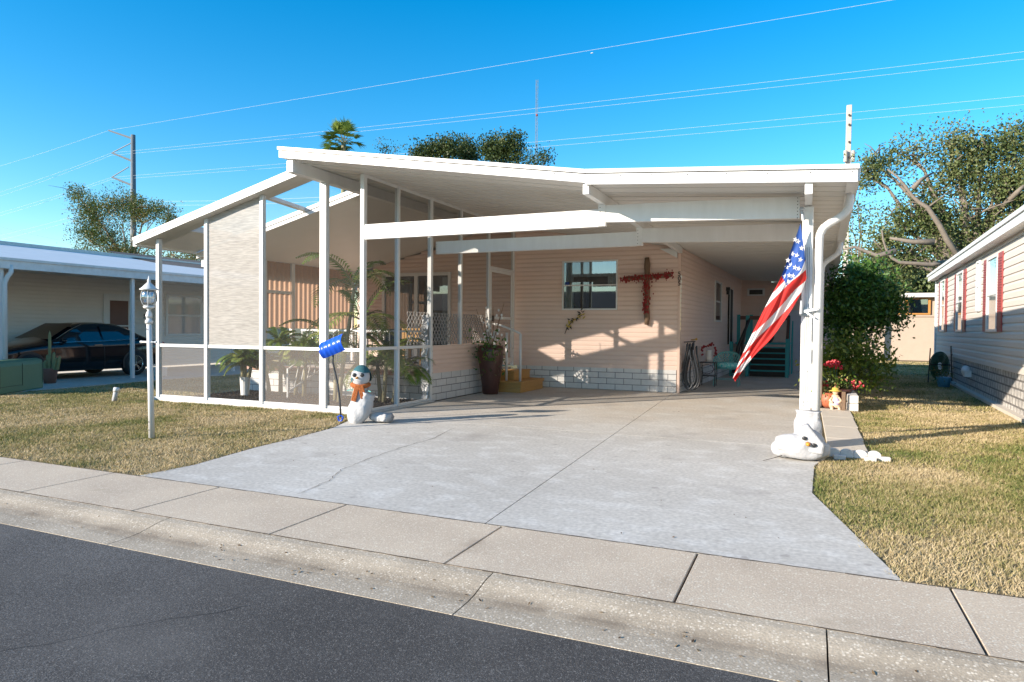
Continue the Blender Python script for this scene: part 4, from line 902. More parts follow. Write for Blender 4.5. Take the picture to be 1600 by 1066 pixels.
# porch chair with orange legs
t = thing('porch_chair', 'wooden chair with orange legs on the porch behind the railing', 'chair', (-7.6,11.95,.53))
for (x_,y_) in ((-7.82,11.75),(-7.42,11.75),(-7.82,12.15),(-7.42,12.15)):
    b = MB(); b.bar((x_,y_,.53),(x_,y_,.98 if y_ < 12 else 1.35),.04,.04); b.build('leg', 'wood', t)
b = MB(); b.box(-7.86,-7.38,11.72,12.18,.96,1.0); b.build('seat', 'wood', t); b = MB(); b.box(-7.86,-7.38,12.14,12.17,1.1,1.38); b.build('backrest', 'wood', t)
# crumpled clear plastic drape on the near side post
b = MB(); rg = random.Random(2); vs = []; k = 26
for i in range(k+1):
    z_ = 0.03+1.6*i/k
    for j in range(6): vs.append((XR-.12+.028*j+rg.uniform(-.012,.012), 10.86+rg.uniform(-.02,.02)+.02*math.sin(i*.9+j), z_))
b.add(vs, [(i*6+j,i*6+j+1,(i+1)*6+j+1,(i+1)*6+j) for i in range(k) for j in range(5)])
tag(b.build('plastic_drape', mat('clear_plastic_film', (0.75,0.77,0.8), .15, (0.5,.52,.55), 25, .5), None), 'crumpled silver plastic drape hanging beside the post left of the pink knee wall', 'plastic sheet')

# urn with branches
t = thing('tall_urn', 'tall dark brown clay urn holding bare branches and white blossoms', 'planter', (-6.13,12.9,0))
b = MB(); b.lathe([(.155,0),(.17,.02),(.19,.2),(.235,.5),(.27,.75),(.285,.9),(.27,1.0),(.235,1.035),(.20,1.02),(.19,.93),(.0,.92)], (-6.13,12.9,0), 28); b.build('urn', 'urn', t, smooth=True)
b = MB(); rg = random.Random(8)
for (dx,dy,h) in ((-.35,0,.85),(-.25,.1,.75),(-.12,0,1.1),(.02,.05,.9),(.3,0,.98),(.18,.1,.7),(-.05,.1,.6)):
    p0 = Vector((-6.13,12.9,.95)); p1 = p0+Vector((dx,dy,h)); b.tube([p0, p0.lerp(p1,.5)+Vector((rg.uniform(-.04,.04),0,0)), p1], .009, 5, r1=.005)
    b.tube([p0.lerp(p1,.6), p0.lerp(p1,.75)+Vector((rg.uniform(-.1,.1),.02,.08))], .005, 4, r1=.003)
b.build('branch', 'oldwood', t)
b = MB()
for q in range(26):
    b.ball((-6.13+rg.uniform(-.25,.3), 12.9+rg.uniform(-.1,.1), 1.15+rg.uniform(0,.75)), (.025,.025,.03), 6, 4)
b.build('blossom', 'white', t)
leaves('foliage', [(-6.1,12.8,.98,.14,.12,.12,1),(-6.1,12.74,.85,.08,.05,.14,1)], 260, .09, 'ficus', 4, t)
# wooden steps
t = thing('wooden_steps', 'two step yellow lumber platform below the screen door', 'steps', (-5.9,14.1,0))
b = MB(); b.box(-6.40,-5.62,13.35,14.75,.17,.205); b.box(-6.40,-5.64,13.37,13.40,.0,.095); b.box(-6.40,-5.64,13.37,13.40,.098,.168); b.box(-5.66,-5.63,13.40,14.7,.0,.095); b.box(-5.66,-5.63,13.40,14.7,.098,.168)
for k in range(3): b.box(-6.40,-5.60,13.33+k*.47,13.33+k*.47+.46,.206,.24)
b.build('lower_step', 'wood', t, bevel=.004)
b = MB()
for k in range(2): b.box(-6.40,-5.95,13.75+k*.5,13.75+k*.5+.49,.405,.44)
b.box(-6.40,-5.97,13.77,13.80,.241,.403); b.box(-5.99,-5.96,13.80,14.7,.241,.403); b.build('upper_step', 'wood', t, bevel=.004)
t = thing('step_handrail', 'short white metal handrail standing on the wooden steps', 'handrail', (-5.85,13.9,.24))
for x_, z_ in ((-5.72,1.28),(-6.05,1.30),(-6.35,1.34)):
    b = MB(); b.tube([(x_,13.55,.24),(x_,13.55,z_)], .028, 10); b.build('post', 'white', t, smooth=True)
b = MB(); b.tube([(-5.72,13.55,1.28),(-5.9,13.55,1.36),(-6.2,13.55,1.46),(-6.4,13.55,1.5)], .024, 8); b.build('grip', 'white', t, smooth=True)

# cross with red berries
t = thing('wall_cross', 'rough wooden cross wrapped with red berry garland on pink wall', 'cross', (-3.28,15.0,2.2))
rg = random.Random(4)
def log(mb, a, b_, r, sd):
    rgl = random.Random(sd); a = Vector(a); b_ = Vector(b_); k = 10
    mb.tube([a.lerp(b_, i/k)+Vector((rgl.uniform(-.008,.008),0,rgl.uniform(-.008,.008))) for i in range(k+1)], lambda f_: r*(1+.12*math.sin(f_*17))*(.8 if f_ in (0,1) else 1), 9)
b = MB(); log(b, (-3.28,15.02,3.0), (-3.27,15.02,1.50), .062, 1); b.build('upright', 'oldwood', t, smooth=True)
b = MB(); log(b, (-3.83,14.99,2.53), (-2.73,14.99,2.60), .05, 2); b.build('crossbar', 'oldwood', t, smooth=True)
b = MB()
for q in range(330):
    if rg.random() < .55:
        u = rg.uniform(-1,1); x_ = -3.28+u*.6; z_ = 2.56+.05*u+rg.gauss(0,.042); y_ = 14.93+rg.uniform(-.03,.05)
    else:
        v_ = rg.random(); x_ = -3.28+rg.gauss(0,.05*(1-.3*v_)); z_ = 2.5-.75*v_; y_ = 14.94+rg.uniform(-.03,.05)
    s_ = rg.uniform(.010,.022); b.ball((x_,y_,z_), (s_,s_,s_*1.4), 5, 3)
b.build('berry_garland', 'redberry', t)
# yellow butterfly wall ornament
t = thing('wall_ornament', 'yellow and black metal flower ornament below the front window', 'wall ornament', (-5.05,15.05,1.6))
b = MB(); c = MB()
for q in range(34):
    f_ = rg.random(); x_ = -5.18+.42*f_+rg.gauss(0,.05); z_ = 1.36+.40*f_**.7+rg.gauss(0,.045); a = rg.uniform(0,6.28); l_ = rg.uniform(.03,.06)
    p = Vector((x_,15.05+rg.uniform(-.02,.02),z_)); e = Vector((math.cos(a),0,math.sin(a)))*l_; s_ = Vector((-math.sin(a),.3,math.cos(a)))*l_*.35
    (b if q%2 else c).prism([p-e,p-s_,p+e,p+s_], (0,-.004,0))
b.build('petals', 'yellow_petal', t); c.tube([(-5.22,15.05,1.28),(-5.15,15.05,1.45),(-4.98,15.05,1.62),(-4.8,15.05,1.72)], .008, 5); c.build('stem', 'black', t)

# ------------------------------------------------------------------ snowman group
def sack(mb, c, L, W, T, rot, seed, mi=0, ruff=True):
    """a filled woven sack: superelliptic pillow with pinched neck and creases"""
    rg_ = random.Random(seed); n = 32; k = 22; vs = []
    ph = [rg_.uniform(0,6.28) for _ in range(6)]
    for i in range(k+1):
        f_ = i/k; z_ = (f_-.5)*L
        e = math.sin(math.pi*min(max(f_*.86+.06,0),1))**.45
        if f_ > .84 and ruff: e = .80+.10*abs(f_-.92)/.08
        for j in range(n):
            a = 2*math.pi*j/n; ca, sa = math.cos(a), math.sin(a)
            cx = math.copysign(abs(ca)**.75, ca); sy = math.copysign(abs(sa)**.85, sa)
            wr = 1+.035*math.sin(5*a+ph[0]+6*f_)+.03*math.sin(9*a+ph[1]-11*f_)*f_+.025*math.sin(14*f_+ph[2]+2*a)
            if f_ > .84: wr += .06*math.sin(7*a+ph[3])
            vs.append(c+rot @ Vector((cx*W*e*wr, sy*T*e*wr, z_)))
    fs = [(i*n+j, i*n+(j+1)%n, (i+1)*n+(j+1)%n, (i+1)*n+j) for i in range(k) for j in range(n)]+[tuple(range(n-1,-1,-1)), tuple(range(k*n,(k+1)*n))]
    mb.add(vs, fs, mi)
def rotm(x_, y_, z_): return Euler((R(x_),R(y_),R(z_)),'XYZ').to_matrix()
sx, sy_ = -5.98, 8.12
t = thing('snowman_figure', 'snowman with teal beanie and rust scarf standing in front of the corner post', 'decoration', (sx,sy_,0))
b = MB(); sack(b, Vector((sx+.03,sy_-.03,.22)), .50, .165, .14, rotm(-8,20,0), 3); b.build('sack_base', 'sack', t, smooth=True)
hx = sx+.03; sf = sy_-.02
def turn(mb, ang=R(30)):
    c, s_ = math.cos(ang), math.sin(ang); mb.v = [(hx+(x-hx)*c-(y-sf)*s_, sf+(x-hx)*s_+(y-sf)*c, z) for x,y,z in mb.v]; return mb
b = MB(); b.lathe([(.02,.24),(.10,.27),(.115,.36),(.11,.46),(.085,.54),(.10,.57),(.128,.62),(.135,.68),(.125,.74),(.08,.79),(.0,.81)], (hx,sf,0), 24); b.build('body', 'sack', t, smooth=True)
b = MB(); vs = []; n = 28; K = 8
for i in range(K+1):
    f_ = i/K
    for j in range(n):
        a = 2*math.pi*j/n; front = max(0,-math.sin(a-.5)); zb_ = .60+.135*min(1,front*1.6); z_ = zb_+(.845-zb_)*(1-(1-f_)**1.6) if f_ < 1 else .845
        rr2 = .150*math.sqrt(max(0.0,1-((z_-.64)/.206)**2)) if z_ > .64 else .150
        vs.append((hx+.012+rr2*math.cos(a), sf+.01+rr2*math.sin(a), z_))
b.add(vs, [(i*n+j,i*n+(j+1)%n,(i+1)*n+(j+1)%n,(i+1)*n+j) for i in range(K) for j in range(n)]+[tuple(range(K*n,(K+1)*n))]); turn(b).build('beanie', 'teal_knit', t, smooth=True)
b = MB(); pts = [(hx+.115*math.cos(a), sf+.10*math.sin(a), .545+.012*math.cos(2*a)) for a in [i*math.pi/12 for i in range(25)]]; b.tube(pts, .036, 8)
b.prism([(hx-.03,sf-.135,.56),(hx+.05,sf-.13,.56),(hx+.10,sf-.145,.38),(hx+.02,sf-.15,.36)], (0,.03,0)); b.prism([(hx-.07,sf-.13,.555),(hx+.0,sf-.135,.555),(hx-.05,sf-.15,.32),(hx-.12,sf-.145,.335)], (0,.03,0))
turn(b).build('scarf', 'orange_knit', t, bevel=.008)
for q in (-.075,.035):
    b = MB(); b.ball((hx+q,sf-.135+abs(q)*.2,.705), (.031,.013,.031), 12, 8); turn(b).build('eye', 'black', t, smooth=True)
b = MB(); b.tube([(hx-.03,sf-.12,.668),(hx-.05,sf-.19,.66)], .02, 8, r1=.006); turn(b).build('nose', 'carrot', t, smooth=True)
b = MB()
for q in range(6): b.ball((hx-.09+.028*q, sf-.122+.012*abs(q-2.5), .622+.004*abs(2.5-q)), .009, 6, 4)
turn(b).build('mouth', 'black', t)
for q in (-1,1):
    b = MB(); b.tube([(hx+q*.10,sf,.47),(hx+q*.16,sf-.03,.475),(hx+q*.21,sf-.04,.465)], .009, 5); b.build('arm', 'teal_metal', t)
b = MB(); sack(b, Vector((sx+.25,sy_+.16,.075)), .34, .13, .07, rotm(90,0,80), 7); tag(b.build('sandbag', 'sack', smooth=True), 'white sandbag lying flat at the right foot of the snowman', 'sandbag')
# snow shovel
t = thing('snow_shovel', 'blue snow shovel held upright blade up left of the snowman', 'shovel', (-6.33,8.10,0))
b = MB(); P = [(-6.30,8.1,.06),(-6.32,8.1,.3),(-6.36,8.1,.55),tuple(at(520,566,8.1)),tuple(at(521,545,8.06))]; b.tube(P, .014, 8); b.build('shaft', 'hose', t, smooth=True)
b = MB(); b.tube([(-6.33,8.1,.0),(-6.36,8.1,.06),(-6.30,8.1,.09),(-6.26,8.1,.06),(-6.29,8.1,.0),(-6.33,8.1,.0)], .013, 6); b.build('grip', 'blueplastic', t)
b = MB(); k = 24; kz = 8; vs = []
u_ = Vector((.365,0,.125)); v_ = Vector((-.03,0,.245)); o_ = at(504,561,8.03)
u_ = at(541,548,8.03)-at(504,562,8.03); v_ = at(500,537,8.03)-at(504,562,8.03)
for side in (0,1):
    for i in range(kz+1):
        for j in range(k+1):
            f_ = j/k; g__ = i/kz; rib = .012*(1 if (f_*5)%1 < .28 else 0)*(1 if .08 < g__ < .95 else 0)
            p = o_+u_*f_+v_*g__; p.y += -.07*math.sin(math.pi*g__)*.9+.02*math.cos(math.pi*f_)-rib+side*.006; vs.append(p)
nn = (kz+1)*(k+1); fs = []
for i in range(kz):
    for j in range(k): q = i*(k+1)+j; fs += [(q,q+1,q+k+2,q+k+1), (nn+q,nn+q+k+1,nn+q+k+2,nn+q+1)]
b.add(vs, fs); b.build('blade', 'blueplastic', t, smooth=True)
# fallen snowman of sandbags at the carport post
t = thing('sandbag_snowman', 'slumped white sandbag snowman head lying at the foot of the carport post', 'decoration', (-.03,7.95,0))
c0 = Vector((-.02,7.95,.135))
b = MB(); sack(b, c0, .54, .17, .135, rotm(84,0,-80), 11, ruff=False); b.ball(c0+Vector((-.19,.02,-.03)), (.13,.13,.105), 18, 12, dent=.03, seed=2); b.ball(c0+Vector((.05,.06,.03)), (.19,.16,.165), 20, 14, dent=.02, seed=5); b.build('sack_head', 'sack', t, smooth=True)
b = MB(); b.prism([tuple(at(x_,y_,7.80)) for x_,y_ in ((1250,668),(1262,663),(1289,696),(1286,712),(1262,707),(1247,700))], (0,.14,0)); b.build('sack_corner', 'sack', t, bevel=.02)
b = MB(); b.tube([tuple(at(1222,712,7.75)), tuple(at(1208,716,7.7)), tuple(at(1192,720,7.68))], .005, 5, r1=.002); b.build('drawstring', 'dark', t)
for q in ((1257,685),(1272,696)):
    b = MB(); p = at(*q,7.785); b.ball(p, (.026,.01,.021), 12, 8); b.build('eye', 'black', t, smooth=True)
b = MB(); p = at(1262.5,694,7.78); b.tube([p, p+Vector((0,-.05,0))], .026, 8, r1=.012); b.build('nose', 'carrot', t, smooth=True)
b = MB(); sack(b, Vector((.04,8.72,.22)), .46, .155, .13, rotm(0,0,0), 15); tag(b.build('sandbag', 'sack', smooth=True), 'white sandbag standing upright wrapped round the foot of the carport post', 'sandbag')

# ------------------------------------------------------------------ flag
t = thing('hanging_flag', 'American flag hanging in folds from the front carport post', 'flag', (0,8.75,2.9))
def fl(x_, y_): return (1120+x_/3.333, 300+y_/3.333)
Lc = [(0,(440,155)),(.18,(405,250)),(.40,(340,438)),(.6,(250,600)),(.8,(130,850)),(.9,(108,905)),(1,(78,985))]
Mc = [(0,(464,345)),(.18,(435,420)),(.40,(365,478)),(.6,(290,640)),(.8,(180,800)),(.9,(140,890)),(1,(80,995))]
Rc = [(0,(470,440)),(.18,(440,530)),(.40,(383,625)),(.6,(290,760)),(.8,(190,855)),(.9,(145,915)),(1,(84,1005))]
def cv(C_, u):
    for (a,p),(b_,q) in zip(C_[:-1], C_[1:]):
        if a <= u <= b_: f_ = (u-a)/(b_-a); return (p[0]+(q[0]-p[0])*f_, p[1]+(q[1]-p[1])*f_)
def sm(C_, u): 
    tot = [0,0]; 
    for d_ in (-.06,-.03,0,.03,.06): p = cv(C_, min(1,max(0,u+d_))); tot[0] += p[0]/5; tot[1] += p[1]/5
    return tot
PXY = [None]
def FP(u, v, lift=0):
    l_, m_, r_ = sm(Lc,u), sm(Mc,u), sm(Rc,u)
    if v < .54: f_ = v/.54; p = (l_[0]+(m_[0]-l_[0])*f_, l_[1]+(m_[1]-l_[1])*f_)
    else: f_ = (v-.54)/.46; p = (m_[0]+(r_[0]-m_[0])*f_, m_[1]+(r_[1]-m_[1])*f_)
    amp = .045*min(1,u*3+.25)*(1-.45*u)
    yy = 8.68+amp*math.sin(v*7.5+u*3.0)+.016*math.sin(v*19-u*7+1)*min(1,u*2)+.012*math.sin(u*16+v*5)-.10*u-lift
    PXY[0] = fl(*p); return at(*fl(*p), yy)
nu, nv = 210, 110
b = MB(); vs = []; SC = []
for i in range(nu+1):
    for j in range(nv+1):
        vs.append(FP(i/nu, j/nv)); q = PXY[0]; SC.append((q[0]-1031)*4.007+(q[1]-359)*4.007+9*math.sin(i*.06+j*.05))
b.v = [tuple(p) for p in vs]
for i in range(nu):
    for j in range(nv):
        q = i*(nv+1)+j; b.f.append((q,q+1,q+nv+2,q+nv+1)); sc = (SC[q]+SC[q+nv+2])/2
        if i/nu > .82: st = int((sc-1105)/26)+1
        else: st = 0 if sc < 1105 else 1 if sc < 1155 else 2 if sc < 1232 else 3 if sc < 1288 else 4 if sc < 1400 else 5
        b.m.append(2 if (i/nu < .40 and j < nv*.54) else (0 if st%2 == 0 else 1))
flag = b.build('cloth', ['flagred','flagwhite','flagblue'], t, smooth=True)
b = MB()
for (u, v) in ((.07,.3),(.12,.12),(.13,.40),(.18,.25),(.19,.47),(.235,.10),(.24,.37),(.28,.22),(.29,.48),(.33,.09),(.335,.36),(.375,.21),(.37,.48),(.30,.02),(.16,.02)):
    c_ = FP(u,v,.006); pts = []; o_a = u*9
    for k in range(10):
        rad = (.036 if k%2 == 0 else .015); a = math.pi*k/5-math.pi/2+.3*math.sin(o_a); pts.append(c_+Vector((math.cos(a)*rad*.85, 0, -math.sin(a)*rad)))
    b.add(pts+[c_], [(10,k,(k+1)%10) for k in range(10)])
b.build('stars', 'flagwhite', flag)
b = MB(); b.tube([at(1255,345,8.72), at(1254,335,8.72), at(1252,330,8.72)], .018, 8); b.ball(at(1253,327,8.72), .03, 8, 6); b.build('finial', 'steel', t)
t = thing('flag_bracket', 'grey metal flagpole bracket screwed to the front carport post', 'bracket', (0,8.8,1.6))
b = MB(); p = at(1256,487,8.79); b.box(p.x-.05,p.x+.05,8.795,8.815,p.z-.05,p.z+.05); b.bar(p+Vector((0,-.02,0)), p+Vector((.16,-.06,.03)), .03,.03); b.bar(p+Vector((.02,-.02,0)), p+Vector((.12,-.05,-.08)), .02,.02); b.tube([p+Vector((-.03,-.04,-.03)), p+Vector((-.03,-.04,.13))], .022, 10); b.build('bracket_body', 'steel', t)

# ------------------------------------------------------------------ carport things
t = thing('garden_hose', 'grey garden hose hanging in long loops at the house corner', 'hose', (-2.45,15.5,0))
b = MB(); rg = random.Random(3)
for q in range(9):
    xo = rg.uniform(-.05,.05)+.02*q-.06; yo = 15.35+rg.uniform(-.1,.1); zt = 1.13-rg.uniform(0,.06); wd = .12+rg.uniform(-.02,.06); zb = .05+rg.uniform(0,.06); cx = -2.34+xo*.6
    pts = [(cx-.03,yo,zt),(cx-wd*.45,yo,zt-.25),(cx-wd*.9,yo,.55),(cx-wd,yo,.28),(cx-wd*.5,yo,zb+.04),(cx,yo,zb),(cx+wd*.6,yo,zb+.05),(cx+wd*1.1,yo,.3),(cx+wd*.9,yo,.55),(cx+wd*.3,yo,zt-.25),(cx+.03,yo,zt)]
    P_ = [Vector(p) for p in pts]; out = []
    for i in range(len(P_)-1):
        for s_ in range(3): out.append(P_[i].lerp(P_[i+1], s_/3))
    for _ in range(2): out = [out[0]]+[(out[i-1]+out[i]*2+out[i+1])/4 for i in range(1,len(out)-1)]+[out[-1]]
    b.tube(out, .016, 7)
b.build('hose_coil', 'hose', t, smooth=True)
b = MB(); b.tube([(-2.5,15.35,1.12),(-2.25,15.35,1.14)], .012, 8); b.build('hook', 'black', t)
b = MB(); b.tube([(-2.36,15.47,1.17),(-2.25,15.42,1.18)], .014, 8); b.ball((-2.24,15.41,1.19), .028, 8, 6); tag(b.build('faucet', 'brass', smooth=True), 'brass faucet on the house corner above the grey hose', 'faucet')
t = thing('plant_stand', 'black wrought iron stand beside the hose against the siding', 'plant stand', (-2.22,17.3,0))
b = MB()
for (x_,y_) in ((-2.4,17.15),(-2.05,17.15),(-2.4,17.5),(-2.05,17.5)): b.tube([(x_,y_,0),(x_+.02,y_,.3),(x_,y_,.6)], .012, 6)
b.build('leg', 'black', t)
b = MB(); b.box(-2.42,-2.03,17.12,17.52,.58,.6); b.build('top_shelf', 'black', t); b = MB(); b.box(-2.4,-2.05,17.15,17.5,.25,.27)
for a in range(8): b.tube([(-2.22+.16*math.cos(a*.785),17.12,.43+.12*math.sin(a*.785)),(-2.22+.16*math.cos((a+1)*.785),17.12,.43+.12*math.sin((a+1)*.785))], .008, 5)
b.build('scroll', 'black', t)
t = thing('flower_pitcher', 'white pitcher with dark red flowers on the black iron stand', 'vase', (-2.2,17.3,.6))
b = MB(); b.lathe([(.08,0),(.085,.1),(.07,.28),(.075,.3)], (-2.2,17.3,.6), 14); b.build('pitcher', 'white', t, smooth=True)
b = MB(); rg = random.Random(12)
for q in range(40):
    a = rg.uniform(-.4,3.6); b.ball((-2.2+.17*math.cos(a)+rg.gauss(0,.02),17.25+rg.uniform(-.05,.05),.86+.16*math.sin(a)*1.1+rg.gauss(0,.03)), .025, 5, 4)
b.build('flowers', 'redberry', t)
# wire chair
cx, cy = -1.82, 17.75
t = thing('wire_chair', 'teal wire patio chair with patterned cushion in the carport', 'chair', (cx,cy,0))
b = MB(); ring = [(cx+.29*math.cos(a), cy+.27*math.sin(a), .43) for a in [i*math.pi/12 for i in range(25)]]; b.tube(ring, .012, 6); b.build('seat_ring', 'teal_metal', t)
for (dx,dy) in ((-.25,-.2),(.25,-.2),(-.25,.22),(.25,.22)):
    b = MB(); b.tube([(cx+dx,cy+dy,.43),(cx+dx*1.2,cy+dy*1.2,0)], .011, 6); b.build('leg', 'teal_metal', t)
b = MB(); arc = [(cx+.34*math.cos(a), cy+.05+.32*math.sin(a), .52+.32*max(0,math.sin(a))**.6) for a in [i*math.pi/16 for i in range(17)]]; b.tube(arc, .017, 6)
low = [(cx+.29*math.cos(a), cy+.27*math.sin(a), .45) for a in [i*math.pi/16 for i in range(17)]]
for i in range(17):
    for o2 in (-3,3):
        j = i+o2
        if 0 <= j < 17: b.tube([low[i], tuple((Vector(low[i])+Vector(arc[j]))/2+Vector((0,.02,0))), arc[j]], .009, 5)
b.build('backrest', 'teal_metal', t)
b = MB(); b.lathe([(.0,0),(.24,.0),(.30,.04),(.30,.10),(.22,.14),(.0,.14)], (cx,cy,.44), 20); b.build('cushion', 'cushion', t, smooth=True)
b = MB(); ring = [(cx+.27*math.cos(a), cy+.25*math.sin(a), .16) for a in [i*math.pi/10 for i in range(21)]]; b.tube(ring, .008, 5); b.build('stretcher', 'teal_metal', t)
# teal steps with railing
t = thing('teal_staircase', 'teal wooden stairs with posts and handrails at the back of the carport', 'stairs', (-1.3,22,0))
for k in range(5):
    b = MB(); z_ = .16+.17*k; b.box(-1.55,-.55,21.55+.28*k,21.55+.28*k+.26,z_,z_+.035); b.build('tread', 'teal', t)
    b = MB(); b.box(-1.55,-.55,21.58+.28*k,21.60+.28*k,z_-.15,z_); b.build('riser', 'dark', t)
for (x_,y_,h) in ((-2.08,21.5,1.05),(-1.62,21.5,1.85),(-.5,21.5,1.15),(-.5,22.9,1.85),(-2.0,22.9,1.9),(-1.62,22.95,1.9)):
    b = MB(); b.box(x_-.05,x_+.05,y_-.05,y_+.05,0,h); b.build('post', 'teal', t, bevel=.005)
b = MB(); b.box(-2.1,-.45,22.95,24.6,.95,1.0); b.build('landing', 'teal', t)
b = MB(); b.box(-2.05,-.45,22.86,22.94,1.74,1.86); b.bar((-.5,21.5,1.15),(-.5,22.9,1.86),.08,.04); b.build('handrail', 'browndoor', t)
for k in range(6):
    b = MB(); x_ = -.38; y_ = 21.7+.22*k; b.box(x_-.02,x_+.02,y_-.02,y_+.02,.1,1.2+.1*k); b.build('baluster', 'teal', t)
b = MB(); b.tube([(-1.98,21.3,.1),(-1.86,21.35,.9),(-1.7,21.4,1.35),(-1.55,21.45,1.75)], .07, 10, r1=.035); b.tube([(-1.8,21.3,.1),(-1.75,21.35,.9),(-1.62,21.4,1.7)], .05, 10, r1=.03)
tag(b.build('umbrella', 'black', smooth=True), 'folded black parasol leaning against the teal stair posts', 'parasol')
b = MB(); b.ball((-1.2,23.2,1.25), (.28,.2,.33), 14, 10); tag(b.build('covered_grill', 'dark', smooth=True), 'dark covered kettle grill on the stair landing behind the flag', 'grill')

# ------------------------------------------------------------------ right side: walkway, planter
b = MB()
for k in range(4):
    y0 = 8.42+k*1.2; b.box(.26,.68+.015*k,y0+.006,y0+1.194,-.05,.015)
struct(b.build('garden_path', 'conc', bevel=.006))
t = thing('scalloped_edging', 'white scalloped concrete edging at the front end of the path', 'edging', (.5,8.28,0))
for k in range(4):
    b = MB(); x_ = .30+k*.135; pts = [(x_-.066,8.27,0)]+[(x_+.066*math.cos(a),8.27,.05+.045*math.sin(a)) for a in [math.pi-i*math.pi/8 for i in range(9)]]+[(x_+.066,8.27,0)]; b.prism(pts[::-1], (0,.05,0)); b.build('scallop', 'whiteconc', t, bevel=.006)
for k, (x_, y_) in enumerate(((.74,8.24),(.30,8.15),(.60,8.17))):
    b = MB(); b.box(x_,x_+.12,y_,y_+.06,-.01,.04); tag(b.build('edging_brick', 'whiteconc', bevel=.008), ['pale brick lying in grass right of the scalloped edging','pale brick just right of the fallen sandbag snowman','pale brick in front of the middle of the scalloped edging'][k], 'brick', 'loose edging bricks')
t = thing('planter_wall', 'low grey block planter wall beside the flower bed at the path end', 'planter wall', (.72,13.6,0))
for k in range(3):
    for q in range(2):
        b = MB(); b.box(.68+.01*q,.86,13.1+.42*k,13.1+.42*k+.40,.0+.14*q,.135+.14*q); b.build('block', 'whiteconc', t, bevel=.012)
for (x_,h) in ((.62,.34),):
    b = MB(); b.box(x_-.03,x_+.03,13.02,13.08,0,h); tag(b.build('timber_stake', 'oldwood'), 'short dark timber stake in front of the block planter wall', 'stake')
b = MB(); poly(b, [(.22,13.24),(.67,13.24),(.67,15.2),(.3,15.2)], .004); struct(b.build('gravel_bed', 'rock'))
t = thing('terracotta_pot', 'round terracotta pumpkin pot behind the cream figurine', 'pot', (.40,13.4,0))
b = MB(); b.lathe([(.08,0),(.15,.06),(.175,.15),(.16,.24),(.12,.28),(.09,.27),(.0,.25)], (.40,13.5,0), 20); b.build('pot_body', 'terra', t, smooth=True)
t = thing('terracotta_pot', 'dark red terracotta pot right of the cream figurine', 'pot', (.62,13.6,0))
b = MB(); b.lathe([(.10,0),(.15,.28),(.165,.30),(.165,.34),(.13,.34),(.0,.31)], (.62,13.65,0), 20); b.build('pot_body', 'urn', t, smooth=True)
t = thing('garden_figurine', 'small cream painted seated figurine with lilac apron in the flower bed', 'figurine', (.50,13.3,0))
b = MB(); b.lathe([(.0,0),(.10,.01),(.105,.06),(.09,.14),(.07,.2),(.05,.24),(.0,.25)], (.50,13.3,.02), 16); b.build('figurine_body', 'skin', t, smooth=True)
b = MB(); b.ball((.50,13.29,.315), (.05,.048,.055), 12, 8); b.build('head', 'skin', t, smooth=True)
b = MB(); b.lathe([(.10,.325),(.102,.335),(.06,.345),(.055,.385),(.0,.395)], (.50,13.30,0), 16); b.build('hat', 'yellow_petal', t, smooth=True)
b = MB(); b.ball((.515,13.22,.14), (.055,.03,.075), 12, 8); b.build('apron', 'lilac', t, smooth=True)
for q in (-1,1):
    b = MB(); b.tube([(.5+q*.05,13.26,.22),(.5+q*.09,13.22,.16),(.5+q*.04,13.19,.13)], .02, 8); b.build('arm', 'skin', t, smooth=True)
    b = MB(); b.tube([(.5+q*.045,13.24,.06),(.5+q*.06,13.14,.04),(.5+q*.06,13.10,.01)], .024, 8); b.build('leg', 'skin', t, smooth=True)
def clump(name, label, cat, cl, n, size, mt, seed, stems=None, group=None, aspect=.5):
    base = (cl[0][0], cl[0][1], 0); t = thing(name, label, cat, base, group)
    leaves('foliage', cl, n, size, mt, seed, t, aspect=aspect)
    b = MB(); rg_ = random.Random(seed)
    for c in cl:
        for q in range(3): b.tube([(base[0]+rg_.uniform(-.06,.06),base[1]+rg_.uniform(-.06,.06),0), (c[0]+rg_.uniform(-.3,.3)*c[3],c[1],c[2])], .010 if c[3] < .5 else .03, 5, r1=.004)
    b.build('stem', 'bark', t)
    return t
clump('flowering_plant', 'low pink and green foliage in front of the red flowers by the carport post', 'plant', [(.42,13.75,.36,.30,.2,.14,2),(.25,13.55,.22,.12,.15,.16,1)], 1100, .055, 'flowerleaf', 21)
# broad strappy leaves + red flower heads
t = thing('flowering_plant', 'strappy leaved plant with crimson flower heads above the terracotta pots', 'plant', (.55,14.1,0))
V = []; Fc = []; RN = []; rg = random.Random(31)
for q in range(30):
    a = rg.uniform(0,6.28); L = rg.uniform(.45,.8); el = rg.uniform(.5,1.3); d = Vector((math.cos(a)*math.cos(el)*.9, math.sin(a)*math.cos(el), math.sin(el))); p = Vector((.55,14.1,.15)); s_ = d.cross(Vector((0,0,1))).normalized()
    prev = None
    for i in range(7):
        wdt = .035*math.sin(math.pi*(i+.6)/7.2); cur = (p-s_*wdt, p+s_*wdt)
        if prev: o_ = len(V); V += [prev[0],prev[1],cur[1],cur[0]]; Fc.append((o_,o_+1,o_+2,o_+3)); RN.append(rg.uniform(.2,.7))
        prev = cur; p = p+d*L/6; d = (d+Vector((0,0,-.12))).normalized()
npmesh('leaf_blades', np.array([tuple(v_) for v_ in V]), np.array(Fc), 'mid', np.array(RN), t, 4)
b = MB(); c = MB()
